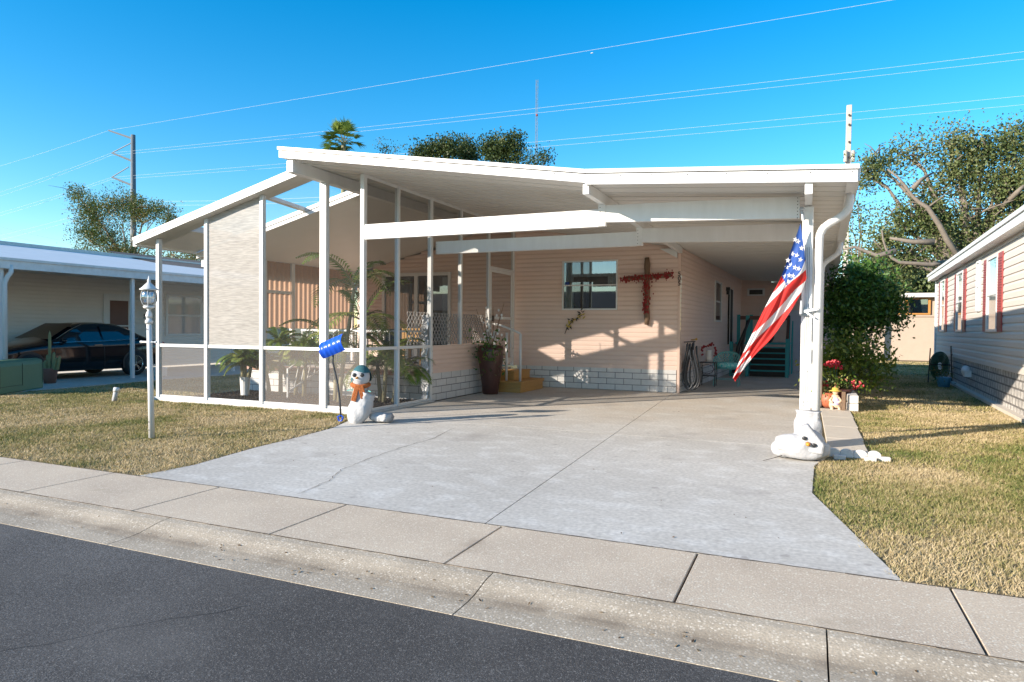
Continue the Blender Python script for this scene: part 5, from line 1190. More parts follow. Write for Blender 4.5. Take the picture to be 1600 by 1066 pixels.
for (hx_,hy_,hz_,s_) in ((.42,14.0,.78,.055),(.56,14.1,.80,.06),(.5,14.0,.74,.05),(.86,13.9,.42,.06),(.30,13.7,.42,.05),(.12,13.7,.50,.04)):
    for q in range(16): b.ball((hx_+rg.gauss(0,s_),hy_+rg.gauss(0,s_*.6),hz_+rg.gauss(0,s_*.6)), .024, 5, 4)
    c.tube([(.5,14.05,.1),(hx_,hy_,hz_)], .006, 5)
b.build('flower_head', 'redpetal', t); c.build('flower_stalk', 'green_hose', t)
clump('shrub', 'yellow green shrub at the foot of the dark hedge bush', 'shrub', [(.85,15.8,.75,.55,.45,.5,2),(.45,15.6,.55,.3,.3,.4,1),(1.3,16.0,.7,.35,.4,.45,1)], 3200, .10, 'croton', 22)
LB = []
for (px_,py_,rx_,ry_,w_) in ((1348,478,48,50,5),(1310,490,30,44,2),(1385,485,24,36,2),(1345,435,38,22,2),(1330,535,36,20,1.2),(1375,450,22,22,1),(1300,455,16,20,.7)):
    p_ = at(px_,py_,18.3); q_ = at(px_+1,py_,18.3)-p_; k_ = q_.length; LB.append((p_.x,p_.y,p_.z,rx_*k_*.86,rx_*k_*.8,ry_*k_*.86,w_))
clump('large_bush', 'large dense dark green bush beside the carport eave', 'bush', LB, 15000, .105, 'ficus', 23)

# ================================================================== RIGHT NEIGHBOUR
SL = .055
def nbx(y): return 3.21+SL*(y-13.07)
nb = thing('neighbour_house', 'cream sided home with red shutters at the right edge', 'house', (3.6,16,0))
nn_ = Vector((-1, SL, 0)).normalized(); YA, YZ = 4.5, 25.7
b = MB(); siding(b, (nbx(YA),YA), (nbx(YZ),YZ), .72, 3.12, board=.142, lap=.017, nrm=(nn_.x,nn_.y)); siding(b, (nbx(YZ),YZ), (9,YZ), .72, 3.12, board=.142, nrm=(0,1)); b.build('wall', 'nbright', nb)
b = MB(); b.prism([(nbx(YA)+.02,YA,0),(nbx(YZ)+.02,YZ,0),(nbx(YZ)+.02,YZ,.72),(nbx(YA)+.02,YA,.72)], (.2,0,0)); b.build('skirt', 'rock', nb)
b = MB(); b.prism([(nbx(YA)-.10,YA,0),(nbx(YZ)-.10,YZ,0),(nbx(YZ)-.10,YZ,.06),(nbx(YA)-.10,YA,.06)], (.12,0,0)); b.build('footing', 'conc', nb)
b = MB()
for y0 in (YZ-.02,): b.box(nbx(y0)-.05,nbx(y0)+.12,y0-.1,y0+.06,.0,3.07)
b.build('corner_trim', 'white', nb)
b = MB(); e0, e1 = nbx(YA)-.22, nbx(YZ)-.22
b.prism([(e0,YA,3.06),(e1,YZ+.3,3.06),(e1,YZ+.3,3.20),(e0,YA,3.20)], (.06,0,0)); b.prism([(e0-.03,YA,3.205),(e1-.03,YZ+.35,3.205),(e1-.03,YZ+.35,3.275),(e0-.03,YA,3.275)], (.08,0,0)); b.build('fascia', 'white', nb)
b = MB(); b.add([(e0,YA,3.07),(e1,YZ+.3,3.07),(nbx(YZ)+.02,YZ+.3,3.07),(nbx(YA)+.02,YA,3.07)], [(0,1,2,3)]); b.build('soffit', 'white_dirty', nb)
b = MB(); b.add([(e0,YA,3.26),(e1,YZ+.35,3.26),(8,YZ+.35,4.2),(8,YA,4.2)], [(0,1,2,3)]); b.build('roof', 'shingle', nb)
def nbwin(y0, y1, z0, z1, sh=None):
    o_ = MB(); f_ = .05
    def bx(ya,yb,za,zb,t0,t1): o_.add([(nbx(ya)-t0,ya,za),(nbx(yb)-t0,yb,za),(nbx(yb)-t1,yb,za),(nbx(ya)-t1,ya,za),(nbx(ya)-t0,ya,zb),(nbx(yb)-t0,yb,zb),(nbx(yb)-t1,yb,zb),(nbx(ya)-t1,ya,zb)], [(0,3,2,1),(4,5,6,7),(0,1,5,4),(1,2,6,5),(2,3,7,6),(3,0,4,7)])
    bx(y0-f_,y0,z0-f_,z1+f_,-.01,.05); bx(y1,y1+f_,z0-f_,z1+f_,-.01,.05); bx(y0,y1,z1,z1+f_,-.01,.05); bx(y0,y1,z0-f_,z0,-.01,.05); bx(y0,y1,(z0+z1)/2-.025,(z0+z1)/2+.025,-.01,.045)
    w_ = o_.build('window', 'white', nb)
    g_ = MB(); g_.quad((nbx(y0)-.025,y0,z0),(nbx(y1)-.025,y1,z0),(nbx(y1)-.025,y1,z1),(nbx(y0)-.025,y0,z1)); g_.build('pane', mat('bluish_pane', (.16,.22,.26), .1, (.2,.27,.3), .8, .5, coat=1) if 'bp' not in M else M['bp'], w_)
    if sh:
        for (ya,yb) in ((y0-f_-.01-sh,y0-f_-.01),(y1+f_+.01,y1+f_+.01+sh)):
            o_ = MB(); bx(ya,yb,z0-.05,z1+.05,.018,.035); k = int((z1-z0)/.05)
            for q in range(k): bx(ya+.03,yb-.03,z0+.02+q*.05,z0+.045+q*.05,.035,.045)
            o_.build('shutter', 'shutter', nb)
M['bp'] = mat('bluish_pane', (.16,.22,.26), .1, (.2,.27,.3), .8, .5, coat=1)
nbwin(15.35, 16.35, 1.46, 2.84, .42); nbwin(19.75, 20.75, 1.46, 2.88, .42); nbwin(23.3, 24.3, 1.46, 2.92, .42); nbwin(17.35, 17.65, 1.9, 2.9)
b = MB(); b.ball((nbx(18.6)-.08,18.6,.5), (.10,.13,.12), 10, 8); b.box(nbx(18.6)-.12,nbx(18.6)+.02,18.5,18.7,.36,.5); b.build('dryer_vent', 'white', nb)
# hose reel, blue pot
rx, ry = nbx(21.5)-.28, 21.8
t = thing('hose_reel', 'green garden hose wound on a dark stand by the neighbouring house', 'hose reel', (rx,ry,0))
b = MB()
for q in range(26): 
    rr_ = .10+.009*q; yo = ry-.16+.05*(q%5); b.tube([(rx+.24*math.cos(a)*rr_/.3*.85, yo+.02*math.sin(3*a+q), .46+rr_*1.2*math.sin(a)) for a in [i*math.pi/10 for i in range(21)]], .014, 6)
b.build('hose_coil', 'green_hose', t, smooth=True)
b = MB(); b.tube([(rx-.28,ry-.2,0),(rx-.24,ry-.2,.95)], .016, 6); b.tube([(rx+.28,ry-.2,0),(rx+.24,ry-.2,1.02)], .016, 6); b.tube([(rx-.26,ry-.2,.5),(rx+.26,ry-.2,.5)], .014, 6); b.tube([(rx+.24,ry-.2,.8),(rx+.42,ry-1.2,.62)], .012, 6); b.build('stand', 'dark', t)
t = thing('blue_planter', 'light blue planter with a small orange plant beside the hose reel', 'planter', (nbx(20)-.35,20.1,0))
b = MB(); b.lathe([(.13,0),(.17,.24),(.18,.25),(.15,.25),(.0,.22)], (nbx(20)-.35,20.1,0), 16); b.build('planter_body', 'lightblue', t, smooth=True)
leaves('foliage', [(nbx(20)-.35,20.1,.32,.16,.16,.10,1)], 180, .06, 'redleaf', 5, t)
b = MB(); b.box(2.6,3.1,8.9,9.2,-.02,.02); tag(b.build('stepping_stone', 'whiteconc', bevel=.01), 'small pale stepping stone in the right lawn', 'paving stone')
# far peach building
t = thing('far_building', 'peach stucco building with ochre window frames beyond the right lawn', 'building', (5,37.6,0))
b = MB(); b.box(-4,14,37.6,45,0,3.05); b.build('wall', 'stucco', t)
b = MB(); b.box(-4.2,14.2,37.2,45,3.05,3.25); b.build('roof', 'whiteconc', t)
b = MB(); b.box(-4,14,37.54,37.6,2.12,2.2); b.build('sill', 'stucco', t)
for k in range(8):
    b = MB(); x_ = 1.9+1.25*k; b.box(x_,x_+1.05,37.5,37.58,2.22,3.0); w_ = b.build('window', 'orangetrim', t); b = MB(); b.box(x_+.12,x_+.93,37.48,37.499,2.30,2.95); b.build('pane', 'glass_dark', w_)
    b = MB(); b.box(x_+.12,x_+.93,37.499,37.4995,2.30,2.95); b.build('blind', 'dark', w_)

# ================================================================== LEFT NEIGHBOUR
t = thing('neighbour_house', 'pale grey sided home with white metal carport roof at the left edge', 'house', (-19,13,0)); nl = t
WX = -19.6
b = MB(); siding(b, (WX,2.0), (WX,22), .05, 2.85, board=.11, nrm=(1,0)); siding(b, (-28,22.0), (WX,22), .05, 2.8, nrm=(0,1)); b.build('wall', 'nbgrey', t)
EX = -16.15
b = MB(); b.box(EX-.02,EX+.04,4,20.5,2.62,2.80); b.box(EX-.03,EX+.07,4,20.5,2.802,2.86); b.box(EX-.02,EX+.04,20.44,20.5,2.62,2.8); b.build('fascia', 'white_dirty', t)
b = MB(); b.add([(EX+.03,4,2.862),(EX+.03,20.5,2.862),(WX-1.0,20.5,3.62),(WX-1.0,4,3.62)], [(0,1,2,3)]); b.build('metal_roof', 'roofwhite', t)
b = MB(); b.add([(EX,4,2.72),(WX,4,2.80),(WX,20.5,2.80),(EX,20.5,2.72)], [(0,1,2,3)]); b.build('ceiling', 'soffit', t)
b = MB(); b.prism([(WX-1.0,4,3.60),(WX-1.0,20.5,3.60),(WX-1.0,20.5,3.72),(WX-1.0,4,3.72)], (-.3,0,0)); b.build('ridge_cap', 'steel', t)
b = MB(); b.add([(EX-1.0,15.5,2.98),(EX-1.0,26,2.9),(WX-2.5,26,4.0),(WX-2.5,15.5,3.95)], [(0,1,2,3)]); b.build('shingle_roof', 'shingle', t)
for y_ in (9.05,12.2,15.6,19.4):
    b = MB(); b.box(EX-.13,EX-.05,y_-.04,y_+.04,0,2.62); b.build('post', 'white', t)
b = MB(); b.tube([(EX,9.2,2.7),(EX+.02,9.2,2.55),(EX-.02,9.15,2.45),(EX-.04,9.1,2.3),(EX-.04,9.1,.1)], .05, 10); b.build('downspout', 'white', t, smooth=True)
b = MB(); b.box(WX,WX+.04,13.75,14.75,.05,2.35); dd = b.build('door', 'white', t); b = MB(); b.box(WX+.04,WX+.05,13.95,14.55,.4,2.15); b.build('pane', 'browndoor', dd); b = MB(); b.box(WX+.05,WX+.056,13.95,14.55,1.35,1.39); b.build('rail', 'white', dd)
for (y0,y1) in ((16.0,17.3),(17.75,19.2)):
    b = MB(); b.box(WX,WX+.05,y0-.08,y1+.08,1.05,2.45); w_ = b.build('window', 'white', t)
    b = MB(); b.box(WX+.05,WX+.055,y0,y1,1.12,1.72); b.box(WX+.05,WX+.055,y0,y1,1.77,2.38); b.build('pane', 'bp', w_)
    b = MB()
    for q in range(24): b.box(WX+.056,WX+.06,y0+.02,y1-.02,1.14+q*.052,1.145+q*.052)
    b.build('blind', M.setdefault('blind', mat('teal_grey_blind', (.22,.30,.30), .6, (.18,.25,.26), 8, .5)), w_)
text('507', (WX+.02,15.25,1.62), .2, t, 'black', rot=(R(90),0,R(90)))
# ------------------------------------------------------------------ car
t = thing('parked_car', 'glossy black sedan parked under the left neighbouring carport', 'car', (-18.05,11.3,0))
CX = -18.02; HW = .915; Y0c = 9.15
#   station: l, half width, z bottom, z belt, z top, roof half width
ST = [(0,.55,.32,.52,.56,.40),(.12,.74,.22,.60,.68,.55),(.35,.86,.18,.72,.79,.62),(.8,.905,.18,.82,.90,.64),(1.3,.915,.18,.88,.97,.66),(1.55,.915,.18,.90,1.01,.68),
      (1.9,.915,.18,.91,1.20,.66),(2.3,.915,.18,.92,1.41,.62),(2.7,.915,.18,.93,1.475,.60),(3.2,.915,.18,.94,1.47,.60),(3.6,.915,.18,.95,1.41,.60),(3.95,.91,.18,.97,1.28,.61),(4.25,.90,.20,.98,1.12,.63),(4.45,.885,.22,.97,1.03,.64),(4.7,.84,.26,.93,.99,.62),(4.85,.72,.34,.80,.86,.52),(4.87,.60,.38,.6,.62,.40)]
b = MB(); vs = []; K = 16
for (l_,hw,zb,zt,zr,wr) in ST:
    half = [(hw*.80,zb),(hw*.96,zb+.05),(hw*1.0,zb+.22),(hw,(zb+zt)/2+.08),(hw*.975,zt-.05),(hw*.945,zt),(wr+(.945*hw-wr)*.12,zr-.05),(wr*.72,zr)]
    ring = [(CX+x_,Y0c+l_,z_) for x_,z_ in half]+[(CX-x_,Y0c+l_,z_) for x_,z_ in half[::-1]]; vs += ring
n = len(ST); b.add(vs, [(i*K+j,i*K+(j+1)%K,(i+1)*K+(j+1)%K,(i+1)*K+j) for i in range(n-1) for j in range(K)]+[tuple(range(K-1,-1,-1)), tuple(range((n-1)*K,n*K))])
body = b.build('body', 'carpaint', t, smooth=True, sub=1)
def carside(l_, z_, off=.02):
    for A, B in zip(ST[:-1], ST[1:]):
        if A[0] <= l_ <= B[0]:
            f_ = (l_-A[0])/(B[0]-A[0]); hw, zt, zr, wr = [A[i]+(B[i]-A[i])*f_ for i in (1,3,4,5)]; x0_ = .945*hw; x1_ = wr+(.945*hw-wr)*.12
            g_ = (z_-zt)/max(.01,(zr-.05-zt)); x_ = x0_+(x1_-x0_)*g_ if g_ > 0 else x0_+(hw-x0_)*min(1,-g_*4*(zr-zt)); return Vector((CX+x_+off,Y0c+l_,z_))
def sideglass(pl, nm, mt, off):
    b_ = MB(); c_ = Vector((0,0,0)); P_ = []
    for (l0,z0_),(l1,z1_) in zip(pl, pl[1:]+pl[:1]):
        for s_ in range(4): P_.append(carside(l0+(l1-l0)*s_/4, z0_+(z1_-z0_)*s_/4, off))
    ml = sum(p[0] for p in pl)/len(pl); mz = sum(p[1] for p in pl)/len(pl); c_ = carside(ml, mz, off+.01)
    b_.add(P_+[c_], [(len(P_),i,(i+1)%len(P_)) for i in range(len(P_))]); return b_.build(nm, mt, body)
sideglass([(1.72,.95),(2.86,.97),(2.84,1.41),(2.45,1.385),(2.1,1.22)], 'side_window', 'carglass', .010)
sideglass([(2.92,.975),(3.92,1.02),(3.99,1.11),(3.65,1.29),(3.25,1.39),(2.90,1.41)], 'side_window', 'carglass', .010)
b = MB(); P_ = [carside(l_,z_,.016) for l_,z_ in ((1.62,.935),(2.2,.955),(2.88,.965),(3.4,.985),(3.92,1.01),(4.03,1.12),(3.65,1.32),(3.3,1.415),(2.85,1.435),(2.45,1.41),(2.1,1.25),(1.75,1.04))]; b.tube(P_, .010, 6); b.build('chrome_strip', 'chrome', body)
b = MB(); b.quad((CX+.70,Y0c+1.58,1.03),(CX-.70,Y0c+1.58,1.03),(CX-.56,Y0c+2.28,1.43),(CX+.56,Y0c+2.28,1.43)); b.build('windscreen', mat('windscreen_glass', (.012,.014,.012), .18, (.01,.012,.01), 3, .5, spec=.3), body)
for q in (2.62,3.55):
    b = MB(); p = carside(q,.86,.03); b.bar(p, p+Vector((0,.22,.01)), .02,.025); b.build('door_handle', 'chrome', body)
b = MB(); p = carside(1.85,.99,.08); b.ball(p, (.10,.06,.06), 10, 8); b.build('wing_mirror', 'carpaint', body, smooth=True)
for q in (1.62,2.90,4.02):
    b = MB(); b.tube([carside(q,z_,.003) for z_ in (.3,.45,.6,.75,.88)], .004, 4); b.build('door_gap', 'black', body)
b = MB(); p = carside(4.6,.86,-.01); b.ball(p, (.03,.2,.08), 10, 8); b.build('tail_light', 'taillight', body, smooth=True)
for yw in (1.02,3.80):
    for sx_ in (1,-1):
        c_ = Vector((CX+sx_*.838, Y0c+yw, .335)); w_ = MB(); n = 28; vs = []
        pr = [(.215,-.10),(.30,-.105),(.335,-.08),(.335,.08),(.30,.105),(.215,.10)]
        for (r_,d_) in pr:
            for j in range(n): a = 2*math.pi*j/n; vs.append(c_+Vector((sx_*d_, r_*math.cos(a), r_*math.sin(a))))
        w_.add(vs, [(i*n+j,i*n+(j+1)%n,(i+1)*n+(j+1)%n,(i+1)*n+j) for i in range(5) for j in range(n)]); tyre = w_.build('wheel', 'rubber', t, smooth=True)
        w_ = MB(); w_.tube([c_+Vector((sx_*.0,0,0)), c_+Vector((sx_*.085,0,0))], .05, 12)
        for k in range(5):
            for dq in (-.13,.13):
                a = 2*math.pi*k/5+.3; e = c_+Vector((sx_*.085, .205*math.cos(a+dq), .205*math.sin(a+dq))); w_.bar(c_+Vector((sx_*.075,.03*math.cos(a),.03*math.sin(a))), e, .022,.03, up=(1,0,0))
        rg2 = [c_+Vector((sx_*.09,.212*math.cos(a),.212*math.sin(a))) for a in [i*math.pi/14 for i in range(29)]]; w_.tube(rg2, .013, 6)
        w_.build('rim', 'chrome', tyre)
        w_ = MB(); w_.tube([c_+Vector((sx_*-.02,0,0)), c_+Vector((sx_*-.0,0,0))], .21, 24); w_.build('brake_disc', 'black', tyre)
        w_ = MB(); w_.tube([Vector((CX+sx_*.86,c_.y,.36)), Vector((CX+sx_*.922,c_.y,.36))], .385, 28); w_.build('wheel_arch', 'black', t) if False else None
# wheel arch recesses
b = MB()
for yw in (1.02,3.80):
    c_ = Vector((CX+.915, Y0c+yw, .345)); n = 24; vs = [c_+Vector((.004,0,0))]
    for i in range(n+1): a = -0.35+ (math.pi+.7)*i/n; vs.append(c_+Vector((.004,.385*math.cos(a),.385*math.sin(a))))
    b.add(vs, [(0,i+1,i+2) for i in range(n)])
b.build('wheel_arch', 'black', t)
for w_ in [o for o in t.children if o.name.startswith('wheel') and 'arch' not in o.name]:
    pass

# ------------------------------------------------------------------ left lawn things
t = thing('lamp_post', 'slender white garden lamp post with glass lantern on the left lawn', 'lamp post', (-7.44,5.85,0))
tilt = Vector((-.07,0,0)); Bp = Vector((-7.44,5.85,0)); Tp = Bp+Vector((-.045,0,1.5))
b = MB(); b.tube([Bp, Bp.lerp(Tp,.5), Tp], .036, 16, r1=.030); b.lathe([(.045,0),(.045,.03),(.034,.05)], (Tp.x,Tp.y,1.42), 16); b.lathe([(.034,0),(.04,.03),(.032,.06),(.018,.09),(.03,.115)], (Tp.x,Tp.y,1.49), 16); b.build('post', 'white', t, smooth=True)
b = MB(); b.tube([(Tp.x-.14,Tp.y,1.19),(Tp.x+.12,Tp.y,1.19)], .012, 8); b.ball((Tp.x-.14,Tp.y,1.19), .018, 8, 6); b.ball((Tp.x+.12,Tp.y,1.19), .016, 8, 6); b.build('ladder_bar', 'white', t, smooth=True)
zb = 1.60; c_ = (Tp.x,Tp.y,zb)
b = MB(); b.lathe([(.03,0),(.062,.012),(.068,.035),(.058,.04)], c_, 16); b.build('lantern_base', 'white_dirty', t, smooth=True)
b = MB(); b.lathe([(.056,.04),(.075,.07),(.090,.11),(.093,.15),(.085,.20),(.072,.235)], c_, 24); b.build('glass', 'lampglass', t, smooth=True)
b = MB()
for k in range(6):
    a = k*math.pi/3+.2; b.tube([(c_[0]+r_*math.cos(a),c_[1]+r_*math.sin(a),zb+z_) for r_,z_ in ((.058,.04),(.078,.07),(.093,.11),(.096,.15),(.088,.20),(.075,.235))], .0035, 5)
b.build('cage', 'white', t)
b = MB(); b.lathe([(.105,.235),(.108,.245),(.085,.262),(.05,.30),(.025,.325),(.018,.34),(.022,.352),(.012,.37),(.006,.41),(.0,.412)], c_, 20); b.build('cap', 'white', t, smooth=True)
b = MB(); b.lathe([(.0,.06),(.018,.08),(.025,.12),(.015,.16),(.0,.18)], c_, 12); b.build('bulb', 'white', t, smooth=True)
b = MB()
for z_ in (.1,.2,1.35): b.tube([(Bp.x-.0-.03*z_,Bp.y-.04,z_),(Bp.x-.03*z_,Bp.y-.03,z_)], .006, 6)
b.build('screw', 'dark', t)
# utility box
p0 = onz(68,606,0); p1 = onz(2,617,0)
t = thing('utility_box', 'green metal transformer cabinet at the left edge of the lawn', 'utility box', (p1.x,p1.y,0))
d = (p0-p1); d.z = 0; d.normalize(); nrm = Vector((d.y,-d.x,0)); 
a0 = p1-d*.15; a1 = p0; H = .66
prof = [(0,0),(0,H-.12),(.03,H-.03),(.12,H),(.60,H-.02),(.60,0)]
b = MB(); b.prism([a0-nrm*q+Vector((0,0,z_)) for q,z_ in prof], (a1-a0)); b.build('cabinet', 'green_box', t, bevel=.02)
b = MB(); 
for f_ in (.06,.52,.97): q = a0.lerp(a1,f_)+nrm*.003; b.bar(q+Vector((0,0,.12)), q+Vector((0,0,H-.08)), .006,.008, up=(1,0,0))
q0 = a0.lerp(a1,.06)+nrm*.003; q1 = a0.lerp(a1,.5)+nrm*.003; b.bar(q0+Vector((0,0,.14)), q1+Vector((0,0,.14)), .008,.006); b.build('door_seam', 'dark', t)
# potted cactus
c_ = onz(78,599,0); t = thing('potted_cactus', 'columnar cactus in a brown pot beside the green cabinet', 'potted plant', tuple(c_))
b = MB(); b.lathe([(.12,0),(.17,.34),(.18,.36),(.14,.36),(.0,.33)], tuple(c_), 16); b.build('pot', mat('brown_pot', (.22,.12,.09), .6, (.17,.09,.07), 8, .5), t, smooth=True)
rg = random.Random(7)
for (dx,dy,h) in ((0,0,1.25),(.09,.02,.75),(-.10,.03,.68),(.17,.0,.62),(-.17,0,.5),(.05,.08,.6),(.22,.04,.66),(-.05,-.06,.55)):
    b = MB(); n = 12; vs = []; K = 8
    for i in range(K+1):
        f_ = i/K; r_ = .035*(1 if f_ < .85 else math.sqrt(max(.02,1-((f_-.85)/.15)**2)))
        for j in range(n): a = 2*math.pi*j/n; q_ = r_*(1 if j%2 else .72); vs.append((c_.x+dx*(1+.4*f_)+q_*math.cos(a), c_.y+dy+q_*math.sin(a), .33+(h-.33)*f_))
    b.add(vs, [(i*n+j,i*n+(j+1)%n,(i+1)*n+(j+1)%n,(i+1)*n+j) for i in range(K) for j in range(n)]+[tuple(range(K*n,(K+1)*n))]); b.build('cactus_stem', mat('cactus_green', (.13,.17,.08), .6, (.30,.27,.12), 10, .5) if 'cg' not in M else M['cg'], t)
# pvc pipe
c_ = onz(178,627,0); t = thing('vent_pipe', 'short leaning white cleanout pipe stub in the left lawn', 'pipe', tuple(c_))
b = MB(); e = c_+Vector((.07,0,.23)); b.tube([c_-Vector((0,0,.03)), e], .042, 14); b.build('pipe', 'sack', t, smooth=True); b = MB(); b.tube([e-Vector((.012,0,.045)), e+Vector((.004,0,.015))], .052, 14); b.build('cap', 'white', t, smooth=True)
c_ = onz(248,588,0); b = MB(); b.box(c_.x-.2,c_.x+.2,c_.y-.12,c_.y+.12,0,.25); tag(b.build('storage_bin', 'whiteconc', bevel=.02), 'pale storage bin behind the lamp post near the car', 'bin')

# unseen houses over the road, added so the windows have something to reflect
for (xa, xb, wl, lb) in ((-24,-8,'nbgrey','unseen pale home added across the road for the front window to mirror'),(-44,-28,'stucco','unseen peach home added across the road for the patio door to mirror')):
    t = thing('added_house_across', lb, 'house', ((xa+xb)/2,-22,0))
    b = MB(); b.box(xa,xb,-32,-22,-.05,2.9); b.build('wall', wl, t)
    b = MB(); b.add([(xa-1,-21.4,2.9),(xb+1,-21.4,2.9),(xb+1,-27,4.7),(xa-1,-27,4.7),(xa-1,-32.6,2.9),(xb+1,-32.6,2.9)], [(0,1,2,3),(3,2,5,4)]); b.build('roof', 'shingle', t)
    for x_ in (xa+2, xa+6.5, xb-3.5):
        b = MB(); b.box(x_,x_+1.6,-21.99,-21.95,.9,2.2); b.build('window', 'dark', t)
# ================================================================== POLES AND WIRES
D = 66.0
t = thing('transmission_pole', 'tall grey steel transmission pole with three angled arms on the left', 'utility pole', tuple(at(208,400,D)*Vector((1,1,0)) if False else (at(208,400,D).x, D, 0)))
top = at(208,211,D); b = MB(); b.tube([(top.x,D,0), tuple(top)], .50, 12, r1=.30); b.build('pole_shaft', 'pole_grey', t, smooth=True)
arms = [((208,217),(170,204)),((207,252),(175,239)),((207,290),(175,277))]
tips = []
for a_, e_ in arms:
    b = MB(); A = at(*a_,D); E_ = at(*e_,D-.5); b.tube([A,E_], .17, 6, r1=.12); b.build('arm', 'pole_grey', t); tips.append(E_)
for a_, e_ in (((204,224),(175,239)),((201,261),(175,277))):
    b = MB(); b.tube([at(*a_,D), at(*e_,D-.5)], .07, 5); b.build('insulator', 'pole_grey', t)
def wire(p, q, label, mt='wire', r_=.035, sag=0.3, group='overhead power lines'):
    b_ = MB(); p = Vector(p); q = Vector(q); k = 24
    b_.tube([p.lerp(q,i/k)-Vector((0,0,4*sag*(i/k)*(1-i/k))) for i in range(k+1)], r_, 5)
    return tag(b_.build('power_line', mt), label, 'power line', group)
def lvl(px, py, z): return onz(px, py, z)
z1, z2, z3 = tips[0].z, tips[1].z, tips[2].z
T1, T2, T3 = tips
wire(T1, lvl(1395,0,z1)+(lvl(1395,0,z1)-T1)*.25, 'highest power line running from the steel pole to the upper right', sag=0, r_=.0125)
w_ = MB(); w_.ball(lvl(925,83,z1+.0), (.16,.06,.05), 8, 6); tag(w_.build('line_marker', 'wire'), 'small marker on the highest power line above the roof', 'line marker')
wire(T1, lvl(-60,276,z1), 'power line from the top arm of the steel pole to the left', r_=.0125)
for k, dz in enumerate((0,5)):
    wire(T2+Vector((0,0,-.35*k)), lvl(1640,[76,88][k],z2), ['upper of the bright twin power lines right of the steel pole','lower of the bright twin power lines right of the steel pole'][k], r_=.0125)
    wire(T2+Vector((0,0,-.3*k)), lvl(-40,[312,319][k],z2), ['upper of the middle twin lines left of the steel pole','lower of the middle twin lines left of the steel pole'][k], r_=.0125)
    wire(T3+Vector((0,0,-.35*k)), lvl(1640,[146,160][k],z3), ['upper of the faint twin power lines passing the concrete pole','lower of the faint twin power lines passing the concrete pole'][k], 'wire_dark' if False else 'wire', r_=.0125)
    wire(T3+Vector((0,0,-.3*k)), lvl(-40,[343,348][k],z3), ['upper of the low twin lines left of the steel pole','lower of the low twin lines left of the steel pole'][k], r_=.0125)
    P4 = at(200,314+6*k,D); wire(P4, lvl(-40,[377,384][k],P4.z), ['upper lowest twin line left of the steel pole behind the tree','lower lowest twin line left of the steel pole behind the tree'][k], r_=.0125)
    wire(P4, at(620,[302,309][k],D*.8), ['upper short twin line right of the autumn tree','lower short twin line right of the autumn tree'][k], r_=.0125)
    wire(at(-20,[349,359][k],50), at(200,[392,402][k],50), ['upper thin dark line above the left neighbouring roof','lower thin dark line above the left neighbouring roof'][k], 'wire_dark', .014)
D2 = 44
t = thing('utility_pole', 'square concrete utility pole behind the large bush on the right', 'utility pole', (at(1322,420,D2).x,D2,0))
top = at(1327,165,D2); bx_ = at(1320,420,D2); lowx = bx_.x+(bx_.x-top.x)*.3
b = MB(); b.bar((bx_.x,D2,0), tuple(top), .29,.32, up=(0,1,0)); b.build('pole_shaft', 'pole_conc', t, bevel=.03)
for q in (1,-1):
    b = MB(); p = at(1327+q*6,245,D2-.3); b.tube([p-Vector((0,0,.3)), p+Vector((0,0,.35))], .10, 8); b.build('insulator', 'pole_conc', t)
b = MB(); 
for y_ in (180,195,222,246): p = at(1327,y_,D2-.22); b.box(p.x-.05,p.x+.05,p.y-.02,p.y,p.z-.06,p.z+.06)
b.build('bolt', 'dark', t)
wire(at(1322,318,D2), at(1450,318,D2*.9), 'short dark service line right of the concrete pole', 'wire_dark', .016)
# radio mast
D3 = 260; top = at(839,125,D3); t = thing('radio_mast', 'thin distant lattice radio mast above the middle of the roof', 'radio mast', (top.x,D3,0))
b = MB(); 
for q in range(3):
    a = q*2.094; b.tube([(top.x+.5*math.cos(a),D3+.5*math.sin(a),0),(top.x+.5*math.cos(a),D3+.5*math.sin(a),top.z)], .09, 4)
k = 30
for i in range(k):
    z_ = 30+(top.z-30)*i/k; b.tube([(top.x-.5,D3,z_),(top.x+.5,D3,z_+(top.z-30)/k)], .05, 4)
b.build('mast', 'steel', t); b = MB(); p = at(839,180,D3); b.ball(p, .5, 6, 4); b.build('beacon', 'shutter', t)

